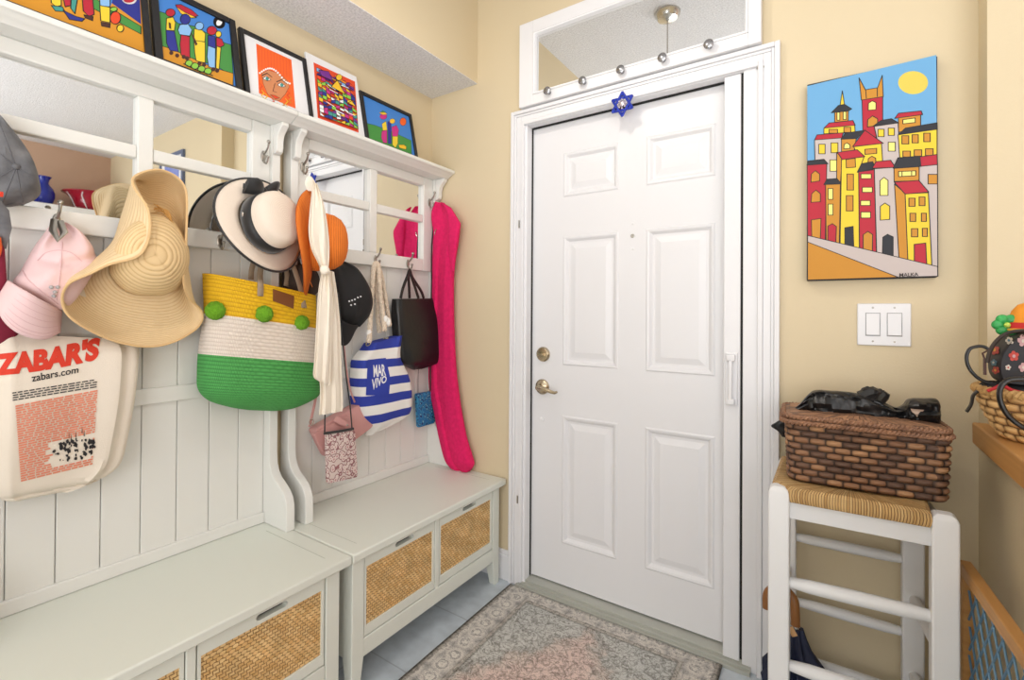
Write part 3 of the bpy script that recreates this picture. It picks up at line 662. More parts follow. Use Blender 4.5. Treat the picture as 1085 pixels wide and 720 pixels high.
def text_polys(txt, bold=0.0, shear=0, res=4):
    """outline of a word as triangles in a unit box"""
    cu = bpy.data.curves.new('t', 'FONT'); cu.body = txt; cu.offset = bold; cu.resolution_u = res; cu.shear = shear
    ob = bpy.data.objects.new('t', cu); COL.objects.link(ob)
    dg = bpy.context.evaluated_depsgraph_get(); dg.update(); me = bpy.data.meshes.new_from_object(ob.evaluated_get(dg))
    bpy.data.objects.remove(ob); bpy.data.curves.remove(cu)
    bm = bmesh.new(); bm.from_mesh(me); bpy.data.meshes.remove(me); bmesh.ops.triangulate(bm, faces=bm.faces)
    x0 = min(v.co.x for v in bm.verts); x1 = max(v.co.x for v in bm.verts); y0 = min(v.co.y for v in bm.verts); y1 = max(v.co.y for v in bm.verts)
    out = [[((v.co.x-x0)/(x1-x0), (v.co.y-y0)/(y1-y0)) for v in f.verts] for f in bm.faces]; bm.free()
    return out
def quad_px(q):      # TL TR BR BL in pixels
    (ax, ay), (bx, by), (cx, cy), (dx, dy) = q
    return lambda u, v: ((1-u)*v*ax+u*v*bx+u*(1-v)*cx+(1-u)*(1-v)*dx, (1-u)*v*ay+u*v*by+u*(1-v)*cy+(1-u)*(1-v)*dy)
def decal(mb, bvh, pxpolys, m=0, off=.0016, maxlen=7):
    """lay pixel polygons on the nearest surface along the view, as a thin printed layer"""
    for poly in pxpolys:
        bm = bmesh.new(); vs_ = [bm.verts.new((x, y, 0)) for x, y in poly]
        try: bm.faces.new(vs_)
        except ValueError: bm.free(); continue
        bmesh.ops.triangulate(bm, faces=bm.faces)
        for _ in range(4):
            es = [e for e in bm.edges if e.calc_length() > maxlen]
            if not es: break
            bmesh.ops.subdivide_edges(bm, edges=es, cuts=1); bmesh.ops.triangulate(bm, faces=bm.faces)
        idx = {}
        ok = True
        for v in bm.verts:
            d = ray(v.co.x, v.co.y).normalized(); hit, nrm, fi, dist = bvh.ray_cast(CAM, d)
            if hit is None: idx[v.index if v.index >= 0 else id(v)] = None; idx[v] = None; continue
            if nrm.dot(d) > 0: nrm = -nrm
            idx[v] = mb.vert(hit + nrm*off)
        for f in bm.faces:
            q = [idx[v] for v in f.verts]
            if None not in q: mb.face(q, m)
        bm.free()
tp = text_polys('MALKA', .01); qf = quad_px([A(598, b+660), A(708, b+655), A(710, b+676), A(598, b+681)])
mb = MB()
for tri_ in tp: mb.poly([PL(*qf(u, v), Vector((0, yp-.0105, 0)), Vector((0, -1, 0))) for u, v in tri_])
mb.build('signature', INK, t, smooth=False)

# pictures leaning on the hutch shelf
sn = Vector((1, 0, .22)).normalized()              # leaning back
SB = Vector((.105, 0, 1.9225))                     # bottom edge of every picture stands here
up = Vector((-sn.z, 0, sn.x))
def shelf_picture(name, label, TL, TR, BR, BL, border, bcol, dep=.016, cat='picture', inner=None):
    pts = [PL(*q, SB+sn*dep, sn) for q in (TL, TR, BR, BL)]
    yl = (pts[0].y+pts[3].y)/2; yr = (pts[1].y+pts[2].y)/2; s1 = ((pts[0]-SB).dot(up)+(pts[1]-SB).dot(up))/2
    t = thing(name, (SB.x-.02, (yl+yr)/2, 1.921), label, cat, 'pictures leaning on the top shelves')
    def at(y, s, k): return Vector((SB.x, y, SB.z)) + up*s + sn*k
    def bx(mb, y0, y1, s0, s1, k0, k1, m=0):
        mb.loft([[at(y0, s0, k), at(y1, s0, k), at(y1, s1, k), at(y0, s1, k)] for k in (k0, k1)], True, (True, True), m)
    mb = MB(); b_ = border
    if b_:
        bx(mb, yl, yl+b_, 0, s1, 0, dep); bx(mb, yr-b_, yr, 0, s1, 0, dep); bx(mb, yl+b_, yr-b_, 0, b_, 0, dep); bx(mb, yl+b_, yr-b_, s1-b_, s1, 0, dep)
        mb.build('frame', bcol, t, bevel=.002)
    mb = MB(); bx(mb, yl+b_*.9, yr-b_*.9, b_*.9, s1-b_*.9, 0, dep-.007 if b_ else dep)
    mb.build('backing_board', C('mat'), t)
    k = dep-.007 if b_ else dep
    return t, k, (yl+b_, yr-b_, b_, s1-b_), at
def uvpaint(conv, k): 
    return Paint(conv, SB+sn*k, sn, .00007, .0003)
FRB = M('black_picture_frame', (26, 25, 26), .35)
class PaintUV(Paint):
    def __init__(s, at, k, rect): s.at = at; s.r = rect; s.k = 0; s.kk = k; s.step = .00003; s.base = .0003; s.mb = MB(); s.mats = []; s.n = sn; s.clip = None
    def pt(s, u, v): y0, y1, s0, s1 = s.r; return s.at(lerp(y0, y1, u), lerp(s0, s1, v), s.kk+s.base+s.k*s.step)
def fit(at_rect, conv, k):
    """zoom coordinates -> (u, v) on the picture"""
    (y0, y1, s0, s1) = at_rect
    def g(x, y):
        p = PL(*conv(x, y), SB+sn*k, sn); return min(max((p.y-y0)/(y1-y0), 0), 1), min(max(((p-SB).dot(up)-s0)/(s1-s0), 0), 1)
    return g
class PaintFit(PaintUV):
    def __init__(s, at, k, rect, conv): PaintUV.__init__(s, at, k, rect); s.g = fit(rect, conv, k)
    def pt(s, x, y): return PaintUV.pt(s, *s.g(x, y)) if not isinstance(x, tuple) else None
def full(p, c, v0=0, v1=1, u0=0, u1=1):
    p.k += 1; p.mb.poly([PaintUV.pt(p, *q) for q in ((u0, v0), (u1, v0), (u1, v1), (u0, v1))], p.mi(c))

# 1 cropped picture at the far left
t, k, rc, at = shelf_picture('framed_picture', 'black framed picture of walking legs on orange ground, nearest the camera and cut off above', (-12, -90), (156.5, -25), (160, 57), (-12, 6), .017, FRB)
Q = Z(10, 0, 6.78); p = PaintFit(at, k, rc, Q)
full(p, 'ground'); p.poly('navy', [(700, -400), (945, -300), (945, 175), (690, -10)], 0); p.poly('sky', [(-200, -900), (760, -500), (730, 40), (600, -40), (-200, -300)], 0)
p.poly('green', [(580, -30), (730, 60), (945, 190), (945, 245), (820, 180), (600, 60)]); p.poly('red', arc(860, -8, 48, 34), .004, 'white')
p.poly('yellow', [(300, -120), (370, -100), (372, 40), (335, 50), (300, 20)]); p.poly('teal', [(300, 40), (380, 50), (400, 85), (330, 80)]); p.poly('red', [(362, -120), (440, -100), (440, 40), (400, 50)]); p.poly('teal', [(446, -100), (500, -80), (470, 100), (440, 60)]); p.poly('navy', [(385, 75), (480, 120), (540, 135), (520, 155), (430, 140)])
p.poly('red', [(515, -110), (590, -90), (608, 105), (570, 120), (530, 80)]); p.poly('brown', [(535, 108), (600, 120), (596, 150), (545, 130)]); p.poly('lblue', [(640, -110), (722, -90), (722, 50), (650, 45)]); p.poly('yellow', [(648, 40), (722, 55), (722, 165), (655, 150)]); p.poly('brown', [(658, 160), (722, 172), (720, 200), (662, 188)]); p.poly('ored', arc(760, 130, 38, 45)); p.poly('lime', arc(748, 68, 26, 16)); p.poly('yellow', arc(795, 205, 24, 26))
p.build('painted_sheet', t)
# 2 women with head wraps
t, k, rc, at = shelf_picture('framed_picture', 'black framed picture of five figures in head wraps beside green melons', (159.5, -13), (252, 14.6), (254, 93), (164.5, 58), .02, FRB)
Q = Z(150, 0, 7.2); p = PaintFit(at, k, rc, Q)
full(p, 'sky'); p.poly('green', [(128, 85), (190, 105), (280, 180), (400, 200), (640, 330), (700, 350), (700, 580), (560, 500), (128, 360)]); p.poly('ground', [(128, 340), (220, 370), (420, 460), (560, 520), (700, 560), (700, 680), (128, 480)])
p.poly('white', arc(592, 172, 34, 36), .009); p.poly('red', [(258, 38), (300, 35), (380, 75), (432, 120), (400, 130), (330, 100), (275, 70)]); p.poly('gold', [(262, 50), (330, 95), (420, 135), (380, 138), (300, 105)])
def fig(head, top, skirt, hc, tc, sc, sk):
    p.poly(tc, top); p.poly(sc, skirt); p.poly(hc, arc(*head, n=14)); 
fig((220, 98, 36, 30), [(190, 140), (240, 130), (258, 175), (250, 235), (186, 230)], [(186, 230), (250, 240), (280, 395), (215, 385), (190, 330)], 'red', 'yellow', 'navy', 0)
fig((332, 148, 38, 40), [(290, 190), (350, 180), (385, 230), (368, 275), (290, 265), (276, 230)], [(300, 265), (366, 280), (368, 445), (300, 420), (292, 340)], 'navy', 'lblue', 'red', 0)
fig((440, 200, 32, 30), [(400, 220), (460, 230), (486, 260), (482, 320), (398, 310)], [(398, 308), (484, 322), (484, 480), (416, 465), (404, 400)], 'lblue', 'yellow', 'yellow', 0)
fig((535, 235, 38, 34), [(505, 270), (560, 280), (565, 365), (545, 400), (505, 350)], [(505, 350), (562, 370), (560, 525), (510, 510), (498, 430)], 'red', 'navy', 'lblue', 0)
fig((585, 262, 22, 24), [(568, 285), (610, 300), (630, 345), (600, 362), (570, 350)], [(572, 355), (604, 365), (590, 530), (566, 520)], 'yellow', 'red', 'yellow', 0)
for q in ((225, 405), (270, 425), (320, 435), (345, 445), (440, 485), (475, 495), (545, 530), (575, 540)): p.poly('brown', arc(q[0], q[1], 16, 16, 10), 0)
p.poly('brown', [(205, 170), (222, 180), (224, 225), (208, 215)], 0); p.poly('brown', [(374, 250), (392, 270), (426, 340), (410, 350)], 0)
for i, (x, y) in enumerate(((360, 485), (405, 505), (455, 528), (505, 545))): p.poly('lime', arc(x, y, 28, 24, 14))
p.stroke([(320, 488), (400, 530), (540, 578)], .003)
p.build('painted_sheet', t)
# 3 woman in orange knitted hat
t, k, rc, at = shelf_picture('framed_picture', 'black framed picture of a face under an orange knitted hat, with wide white mount', (253, 27.7), (325.5, 62.4), (331, 119), (261, 94), .015, FRB)
Q = Z(250, 20, 5.54); p = PaintFit(at, k, rc, Q)
full(p, 'mat'); p.poly('bright', [(118, 145), (325, 240), (350, 527), (135, 437)], 0)
p.poly('flesh', [(150, 320), (190, 300), (250, 320), (305, 365), (312, 400), (290, 440), (255, 480), (225, 478), (185, 440), (160, 380)], .001)
for i in range(11):
    x = 132+i*18; p.stroke([(x, 160+i*8), (x+4, 280+i*7)], .0014, False, 'ored')
for i in range(16):
    u = i/15; x = lerp(140, 315, u); y = 318-50*math.sin(pi*min(u*1.2, 1))*1+u*62; p.poly('white', arc(x, y, 6, 6, 8), 0)
for x, y in ((182, 350), (268, 388)): 
    p.poly('white', [(x-26, y), (x-5, y-14), (x+22, y+8), (x, y+14)], .0015); p.poly('teal', arc(x, y+1, 9, 10, 10), .001); p.stroke([(x-30, y-18), (x, y-30), (x+28, y-8)], .003, False, 'brown')
p.stroke([(228, 380), (216, 425), (238, 432)], .0016, False, 'brown'); p.poly('ored', [(200, 445), (228, 450), (256, 465), (230, 470)], .001)
for x0, y0 in ((140, 380), (150, 420), (300, 420), (310, 450), (290, 470), (170, 440), (270, 490), (240, 495), (210, 470)):
    p.stroke([(x0, y0), (x0+14, y0+16), (x0-2, y0+30), (x0+12, y0+44)], .003, False, random.choice(['gold', 'ored', 'ground']))
p.build('painted_sheet', t)
# 4 unframed print
t, k, rc, at = shelf_picture('unframed_print', 'unframed white-bordered print packed with purple, orange and yellow stripes', (324.5, 56), (380.2, 82), (383.6, 143.5), (331, 120), 0, None, .008, 'print')
Q = Z(250, 20, 5.54); p = PaintFit(at, k, rc, Q); full(p, 'mat')
p.poly('ored', [(455, 255), (698, 368), (720, 668), (480, 580)], 0)
random.seed(11)
def inq(u, v):  # picture-space quad
    return (lerp(lerp(472, 690, u), lerp(488, 712, u), v), lerp(lerp(285, 385, u), lerp(570, 650, u), v))
cs = ['purple', 'teal', 'gold', 'magenta', 'lime', 'white', 'ored', 'navy', 'lblue', 'bright']
for i in range(13):
    for j in range(9):
        u0, v0 = j/9, i/13; u1, v1 = u0+1/9, v0+1/13
        tl, tr = (0 if random.random() < .5 else .05), (.06 if random.random() < .5 else 0)
        p.poly(random.choice(cs[:8] if i > 1 else ['purple', 'ored', 'navy', 'lblue']), [inq(u0, v0+tl), inq(u1, v0+tr), inq(u1, min(1, v1+tr*.5)), inq(u0, min(1, v1+tl*.5))], .0018)
for i in range(18):
    u, v = random.random()*.8, random.random()*.9; p.stroke([inq(u, v), inq(u+.2, v+random.uniform(-.02, .05))], .003, False, random.choice(['line', 'white', 'purple', 'gold']))
p.poly('gold', [inq(.52, .1), inq(.72, .34), inq(.34, .3)], .003); p.poly('gold', arc(598, 348, 18, 18, 12), .002); p.poly('purple', [inq(.02, .06), inq(.3, 0), inq(.4, .16), inq(.1, .16)], .002); p.poly('gold', [inq(.88, .42), inq(.98, .52), inq(.78, .5)], .002)
p.build('painted_sheet', t)
# 5 small framed picture
t, k, rc, at = shelf_picture('framed_picture', 'small black framed picture of two figures on a green hill, nearest the corner', (382.8, 95.6), (438.2, 121.9), (441, 163.9), (386.7, 143.3), .016, FRB)
Q = Z(370, 90, 9); p = PaintFit(at, k, rc, Q); full(p, 'sky')
p.poly('green', [(140, 355), (250, 385), (420, 450), (590, 530), (600, 700), (140, 560)], .0015); p.poly('bright', arc(513, 350, 30, 38, 18), .0015)
p.poly('magenta', [(310, 440), (360, 430), (360, 555), (325, 550), (305, 500)], .0012); p.poly('yellow', [(312, 370), (350, 345), (362, 430), (320, 435)], .0012); p.poly('magenta', arc(325, 300, 34, 28, 12), .001); p.poly('gold', [(285, 265), (320, 248), (365, 280), (320, 285)], .001); p.poly('green', [(295, 262), (320, 245), (350, 262)], .001)
p.poly('navy', [(365, 350), (398, 345), (402, 560), (370, 560)], .0012); p.poly('magenta', [(405, 400), (450, 385), (472, 430), (460, 490), (410, 490)], .0012); p.poly('yellow', [(412, 490), (462, 490), (462, 560), (440, 600), (412, 570)], .0012); p.poly('gold', arc(410, 345, 26, 24, 12), .001)
p.poly('gold', [(470, 570), (520, 570), (545, 590), (540, 615), (480, 600)], .0012)
p.build('painted_sheet', t)

# ================================================================ HANGING THINGS ON THE LEFT HUTCH
def bvh_hit(bv, px, py, off=0):
    d = ray(px, py).normalized(); h, n, f, di = bv.ray_cast(CAM, d)
    if h is None: return None, None
    if n.dot(d) > 0: n = -n
    return h+n*off, n
def frame_mats(upv, fw):
    u_ = Vector(upv).normalized(); f_ = Vector(fw); f_ = (f_-u_*f_.dot(u_)).normalized(); return f_.cross(u_), f_, u_       # side, forward, up
def baseball_cap(name, label, mat, c, upv, fw, s=1.0, crease=0.0, logo=None, seam=None):
    c = Vector(c); sd, f_, u_ = frame_mats(upv, fw); W = lambda x, y, z: c + sd*(x*s) + f_*(y*s) + u_*(z*s)
    t = thing(name, tuple(c - Vector((0, 0, .1*s))), label, 'cap', 'caps on the hooks')
    mb = MB(); rings = []; n = 48
    for i in range(15):
        th = pi/2*i/14; r = math.cos(th)**.75; z = .118*math.sin(th)
        ring = []
        for j in range(n):
            a = 2*pi*j/n
            k = 1+.012*math.cos(6*a)*math.sin(2*th)
            q = Vector((.078*r*k*math.sin(a), .095*r*k*math.cos(a), z))
            if crease: q *= 1+crease*noise.noise(q*16+c*3)
            ring.append(W(q.x, q.y, q.z))
        rings.append(ring)
    mb.loft(rings, True, (False, True)); crown_bv = mb.bvh()
    mb.build('crown', mat, t, solid=.002)
    mb = MB(); rows = []
    for i in range(9):
        k = i/8; row = []
        for j in range(25):
            a = -1.25+2.5*j/24; ca = math.cos(a)
            q0 = Vector((.079*math.sin(a), .095*ca, .004)); q1 = Vector((.088*math.sin(a)*1.02, .055+.115*max(ca, 0)**.6, 0))
            q = q0.lerp(q1, k); q.z -= .02*(abs(math.sin(a))**2)*1.0 + .012*k*k - .012*k
            row.append(W(*q))
        rows.append(row)
    mb.loft(rows, False, (False, False)); mb.build('brim', mat, t, solid=.004)
    mb = MB()
    for i in range(1, 7):
        k = .12+.85*i/7; pts = []
        for j in range(25):
            a = -1.2+2.4*j/24; ca = math.cos(a)
            q0 = Vector((.079*math.sin(a), .095*ca, .004)); q1 = Vector((.088*math.sin(a)*1.02, .055+.115*max(ca, 0)**.6, 0)); q = q0.lerp(q1, k); q.z -= .02*(abs(math.sin(a))**2)+.012*k*k-.012*k; q.z += .0022
            pts.append(W(*q))
        mb.tube(pts, .0006, 4)
    mb.build('brim_stitching', seam or mat, t)
    mb = MB(); mb.ball(W(0, 0, .119), .008*s, 10); mb.build('button', mat, t)
    mb = MB()
    for k in range(3):
        a0 = pi/6+pi/3*k*1.0
        pts = []
        for i in range(-12, 13):
            th = pi/2*(1-abs(i)/12)*.999; r = math.cos(th)**.75*1.01; sg = 1 if i >= 0 else -1
            pts.append(W(.078*r*math.sin(a0)*sg, .095*r*math.cos(a0)*sg, .1185*math.sin(th)))
        mb.tube(pts, .001, 4)
    mb.build('panel_seams', seam or mat, t)
    mb = MB(); mb.tube([W(.07*math.sin(a), -.092*math.cos(a)-.003, .004-.0*a) for a in [-.8+.16*i for i in range(11)]], [.009]*11, 6, flat=.25); mb.build('back_strap', mat, t)
    return t, W, crown_bv

# grey washed cap, cut by the left edge
SEAMG = M('grey_seam', (100, 100, 104), .9)
t = thing('baseball_cap', tuple(P(10, 218, 'x', .1)), 'washed grey cap hanging high at the left edge above the pale pink cap', 'cap', 'caps on the hooks')
gf = lambda u, v: .004*math.sin(u*9+v*12)+.006*noise.noise(Vector((u*6, v*7, 4)))
mb = MB(); soft(mb, [((-14, 118), (-6, 119), .015), ((-18, 128), (3, 129), .04), ((-22, 140), (11, 141), .06), ((-24, 155), (20, 155), .085), ((-26, 170), (27.5, 170), .1), ((-26, 184), (34, 185), .105), ((-26, 196), (38, 197), .1), ((-24, 206), (39, 208), .085), ((-18, 213), (30, 215), .06), ((-12, 218), (12, 219), .03)], 'x', .06, (1, 0, 0), 6, 56, .62, .3, .005, 14, gf); bv = mb.bvh(); mb.build('crown', GREYC, t)
h, n = bvh_hit(bv, 17, 177, .002); mb = MB(); mb.ball(h, .007, 10); mb.build('button', GREYC, t)
mb = MB()
for e in ((-2, 126), (36, 188), (24, 214), (2, 216), (-8, 192), (-6, 158)):
    q = [bvh_hit(bv, lerp(17, e[0], k/10), lerp(177, e[1], k/10), .0004)[0] for k in range(11)]; q = [p for p in q if p]
    if len(q) > 2: mb.tube(q, .0013, 5)
mb.build('panel_seams', SEAMG, t)
mb = MB(); mb.tube([P(-6, 212, 'x', .14), P(3, 222, 'x', .12), P(6, 240, 'x', .09), P(0, 262, 'x', .07)], .011, 8, flat=.4); mb.build('loose_strap', GREYC, t)
mb = MB(); mb.tube([P(-4, 205, 'x', .19), P(3, 206, 'x', .19)], .006, 8); mb.build('red_tab', BRED, t)
# burgundy scarf behind the pink cap
mb = MB(); soft(mb, [((-14, 258), (4, 256), .02), ((-16, 290), (6, 292), .03), ((-18, 320), (8, 322), .03), ((-18, 345), (16, 340), .03), ((-16, 362), (19, 354), .025), ((-10, 372), (10, 366), .012)], 'x', .06, (1, 0, 0), 5, 24, wr=.01, wrs=12)
o = tag(mb.build('folded_scarf', BURG), 'burgundy cloth hanging at the left edge behind the pale pink cap', 'scarf')
mb = MB(); soft(mb, [((-10, 248), (1, 252), .01), ((-11, 262), (2, 264), .012), ((-10, 274), (0, 272), .008)], 'x', .085, (1, 0, 0), 4, 16); tag(mb.build('orange_tassel', M('orange_yarn', (220, 96, 40), .9)), 'small orange tassel at the left edge above the burgundy cloth', 'tassel')

# printed canvas bag
t = thing('canvas_tote_bag', tuple(P(66, 530, 'x', .05)), 'natural canvas shopping bag with red lettering and salmon text block', 'bag', 'bags on the hooks')
mb = MB()
def cfold(u, v): return .009*math.exp(-((u-.70-.12*v)/.03)**2)*max(0, v-.45)*2 - .010*math.exp(-((v-.86+.1*u)/.035)**2) + .010*math.exp(-((u-.80)/.035)**2)*(1-v*.2) - .012*math.exp(-((u-.88)/.05)**2) + .006*math.exp(-((u-.1)/.04)**2)
soft(mb, [((-9, 352), (141, 360), .012), ((-10, 380), (146, 371), .04), ((-12, 420), (141, 418), .055), ((-13, 460), (133, 462), .06), ((-12, 490), (126, 488), .06), ((-8, 516), (112, 502), .05), ((0, 528), (98, 510), .03), ((12, 531), (80, 517), .01)], 'x', .06, (1, 0, 0), 6, 72, .34, .2, .009, 9, cfold)
bv = mb.bvh(); mb.build('bag_body', CANVAS, t)
mb = MB()
for l in (((8, 356), (40, 300), (58, 250)), ((110, 352), (78, 300), (62, 248))):
    mb.tube(catmull([tuple(P(*q, 'x', .075)) for q in l], 5), .013, 8, flat=.2, ref=(1, 0, 0))
mb.build('handle', CANVAS, t)
Q = Z(0, 340, 3.6)
tp = text_polys("ZABAR'S", .06); qf = quad_px([Q(-20, 128), Q(385, 62), Q(372, 152), Q(-15, 214)])
mb = MB(); decal(mb, bv, [[(lambda x, y: (x, y))(*qf(u, v*(1+.0*u)-.10*math.sin(pi*u)+.05)) for u, v in r] for r in tp]); mb.build('brand_lettering', BRED, t, smooth=False)
tp = text_polys("zabars.com", .012); qf = quad_px([Q(118, 204), Q(300, 172), Q(298, 197), Q(122, 232)]); mb = MB(); decal(mb, bv, [[qf(u, v) for u, v in r] for r in tp]); mb.build('web_address', INK, t, smooth=False)
random.seed(3)
mb = MB()
for i in range(4):
    x = 48
    while x < 360:
        wd = random.uniform(10, 26); y = 272+i*9-(x-50)*.16; decal(mb, bv, [[Q(x, y), Q(x+wd, y-wd*.16), Q(x+wd, y-wd*.16+4.2), Q(x, y+4.2)]]); x += wd+5
mb.build('small_print', INK, t, smooth=False)
mb = MB()
for i in range(33):
    v0 = i/33; x = 0
    while x < 1:
        wd = random.uniform(.04, .13); x1 = min(1, x+wd)
        f = lambda u, v: Q(lerp(lerp(58, 372, u), lerp(80, 352, u), v), lerp(lerp(322, 262, u), lerp(614, 548, u), v))
        if not (v0 > .55 and x1 > .45 and x < .97 and v0 < .88): decal(mb, bv, [[f(x, v0), f(x1, v0), f(x1, v0+.021), f(x, v0+.021)]])
        x = x1+.016
mb.build('salmon_text_block', BORG, t, smooth=False)
mb = MB()
def blob(cx, cy, rx, ry, n=9): return [Q(cx+rx*math.cos(2*pi*i/n)*random.uniform(.6, 1.2), cy+ry*math.sin(2*pi*i/n)*random.uniform(.6, 1.2)) for i in range(n)]
for _ in range(70):
    u = random.random(); cx = lerp(198, 366, u); cy = lerp(500, 478, u)+random.uniform(-42, 42)*(.55+.45*math.sin(pi*u)); k = random.uniform(2.5, 8)
    decal(mb, bv, [blob(cx, cy, k, k*random.uniform(.5, 1.8), 7)], 0, .0018)
for cx, cy in ((262, 432), (270, 438), (312, 412), (320, 424), (288, 428)): decal(mb, bv, [[Q(cx-1.5, cy+14), Q(cx, cy-12), Q(cx+2.5, cy+14)]], 0, .0018)
mb.build('engraving_print', INK, t, smooth=False)

# pale pink cap
t = thing('baseball_cap', tuple(P(45, 358, 'x', .1)), 'pale pink cotton cap hung by its back strap above the canvas bag', 'cap', 'caps on the hooks')
PSEAM = M('pink_seam', (222, 184, 186), .85)
def pf(u, v): return .010*math.sin(u*7+v*9)*(1-v)-.014*math.exp(-((v-.36-.10*math.sin(u*3))/.05)**2)+.006*math.sin(u*15+v*6)*(1-v)
mb = MB(); soft(mb, [((55, 236), (69, 236), .012), ((46, 248), (83, 245), .03), ((37, 260), (93, 256), .045), ((29, 274), (99.5, 268), .065), ((22, 287), (100, 281), .08), ((14, 298), (92, 294), .09), ((16, 309), (83, 307), .09), ((32, 319), (74, 319), .075), ((50, 328), (66, 327), .05)], 'x', .055, (1, 0, 0), 6, 56, .6, .3, .006, 14, pf); bv = mb.bvh(); mb.build('crown', PINKC, t)
def brim_surface(inner, outer, x0, bulge, nst):
    mb = MB(); a = catmull(inner, 8); b = catmull(outer, 8); rows = []; st = []
    for i in range(13):
        k = i/12; row = []
        for j, (p, q) in enumerate(zip(a, b)):
            u = j/(len(a)-1); px_ = lerp(p[0], q[0], k); py_ = lerp(p[1], q[1], k)
            row.append(P(px_, py_, 'x', x0+bulge*math.sin(pi*u)**.8*(1-.45*k)))
        rows.append(row)
    mb.loft(rows, False, (False, False)); return mb, rows
mb, rws_ = brim_surface([(9, 297), (18, 303), (34, 312), (50, 321), (65, 329)], [(1, 310), (1, 334), (18, 352), (44, 359.5), (63, 352)], .085, .075, 7); mb.build('brim', PINKC, t, solid=.005)
mb = MB()
for i in (2, 4, 6, 8, 10, 11): mb.tube([p+Vector((.0032, 0, 0)) for p in rws_[i]], .0007, 4)
mb.build('brim_stitching', PSEAM, t)
mb = MB()
for ln in ([(66, 256), (65, 275), (63, 295), (60, 318)], [(40, 276), (48, 268), (62, 265), (76, 268), (87, 277)], [(24, 286), (30, 296), (44, 308), (62, 322)]):
    q = [bvh_hit(bv, *p, .0005)[0] for p in catmull(ln, 5)]; q = [p for p in q if p]
    if len(q) > 2: mb.tube(q, .0012, 5)
mb.build('panel_seams', PSEAM, t)
mb = MB()
for q in ((54, 304), (58, 309), (61, 304), (57, 313)):
    h, n = bvh_hit(bv, *q, .002)
    if h: mb.ball(h, .0045, 8, 0, 6)
if mb.v: mb.build('grey_emblem', M('grey_thread', (176, 172, 172), .6), t)
mb = MB(); mb.tube([P(58, 232, 'x', .085), P(56, 244, 'x', .1), P(62, 254, 'x', .12), P(68, 246, 'x', .11), P(63, 234, 'x', .09)], .008, 8, flat=.35); mb.build('metal_buckle', PEWTER, t)

# wide straw hat: brim edge and fold followed around
def wide_hat():
    t = thing('straw_sun_hat', tuple(P(140, 365, 'x', .11)), 'wide floppy natural straw sun hat with its brim folded up', 'hat', 'hats on the hooks')
    # angle keys: base (on crown), mid, edge ; pixel + distance from the wall
    K = [((160, 312, .10), (155, 345, .085), (154, 367, .12)), ((142, 311, .10), (122, 338, .08), (115.5, 359, .125)), ((128, 304, .10), (95, 325, .08), (78, 339, .145)),
         ((118, 292, .10), (82, 308, .075), (66, 320, .15)), ((116, 284, .10), (84, 288, .075), (72, 301, .185)), ((119, 274, .11), (97, 278, .085), (97, 289, .225)),
         ((124, 264, .11), (118, 258, .095), (116, 280, .235)), ((130, 254, .11), (127, 238, .10), (143, 273, .25)), ((137, 244, .11), (132, 222, .10), (154, 262, .25)),
         ((143, 237, .11), (136, 208, .10), (159, 242, .235)), ((148, 232, .11), (139, 196, .10), (156, 220, .21)), ((153, 229, .10), (144, 191, .09), (143, 200, .185)),
         ((158, 227, .10), (156, 197, .08), (141, 189, .175)), ((164, 226, .09), (166, 198, .075), (153, 182, .17)), ((171, 227, .09), (177, 200, .075), (171, 180, .165)), ((179, 231, .09), (188, 208, .075), (188, 188, .16)),
         ((186, 239, .09), (195, 222, .08), (197, 202, .16)), ((191, 250, .09), (197, 240, .085), (198, 226, .17)), ((195, 262, .09), (198, 262, .09), (197, 253, .18)), ((196, 276, .09), (199, 284, .09), (194, 292, .18)),
         ((194, 289, .09), (202, 303, .085), (199, 314, .15)), ((190, 299, .09), (203, 322, .08), (214, 330, .10)), ((183, 306, .10), (198, 337, .08), (210, 346, .10)), ((173, 311, .10), (178, 345, .082), (184, 362, .115))]
    flat = [tuple(a+b+c) for a, b, c in K]; dense = catmull(flat, 5, True); rings = []; m = 14
    for i in range(m+1):
        s = i/m; ring = []
        for q in dense:
            B = P(q[0], q[1], 'x', q[2]); Mi = P(q[3], q[4], 'x', q[5]); E_ = P(q[6], q[7], 'x', q[8])
            Ct = Mi*2 - (B+E_)*.5                     # the curve passes through the fold
            ring.append(B*(1-s)**2 + Ct*2*s*(1-s) + E_*s*s)
        rings.append(ring)
    mb = MB(); mb.loft(rings, True, (False, False), 0, None, (1, 1)); mb.build('brim', STRAW, t, solid=.0035)
    mb = MB(); mb.tube(rings[-1]+[rings[-1][0]], .0032, 6, caps=(False, False)); mb.build('brim_edge', M('straw_edge', (224, 188, 136), .7), t)
    # crown
    cr = []
    base = rings[0]; bc = sum(base, Vector())/len(base); top = P(165, 270, 'x', .235); ravg = sum((p-bc).length for p in base)/len(base)
    for i in range(15):
        th = pi/2*i/14; k = math.cos(th)**.62; h = math.sin(th)**.95
        cr.append([bc.lerp(top, h) + ((p-bc)*(1-h)+(p-bc).normalized()*ravg*h)*k*(1+.05*math.sin(pi*h)) for p in base])
    mb = MB(); mb.loft(cr, True, (False, True), 0, None, (1, 1)); mb.build('crown', STRAWC, t)
    mb = MB()
    for i in range(9):
        a = .45*i; o = random.uniform(-3, 3); pts = [P(165+o, 216+i, 'x', .135), P(174+i*.6, 225+o, 'x', .15), P(183+o*.5, 236+i*.5, 'x', .155), P(190+o*.7, 249+i*.9, 'x', .15)]
        mb.tube(catmull([tuple(p) for p in pts], 4), .0016, 5)
    mb.build('raffia_tie', M('raffia', (204, 154, 84), .7), t)
    return t
wide_hat()

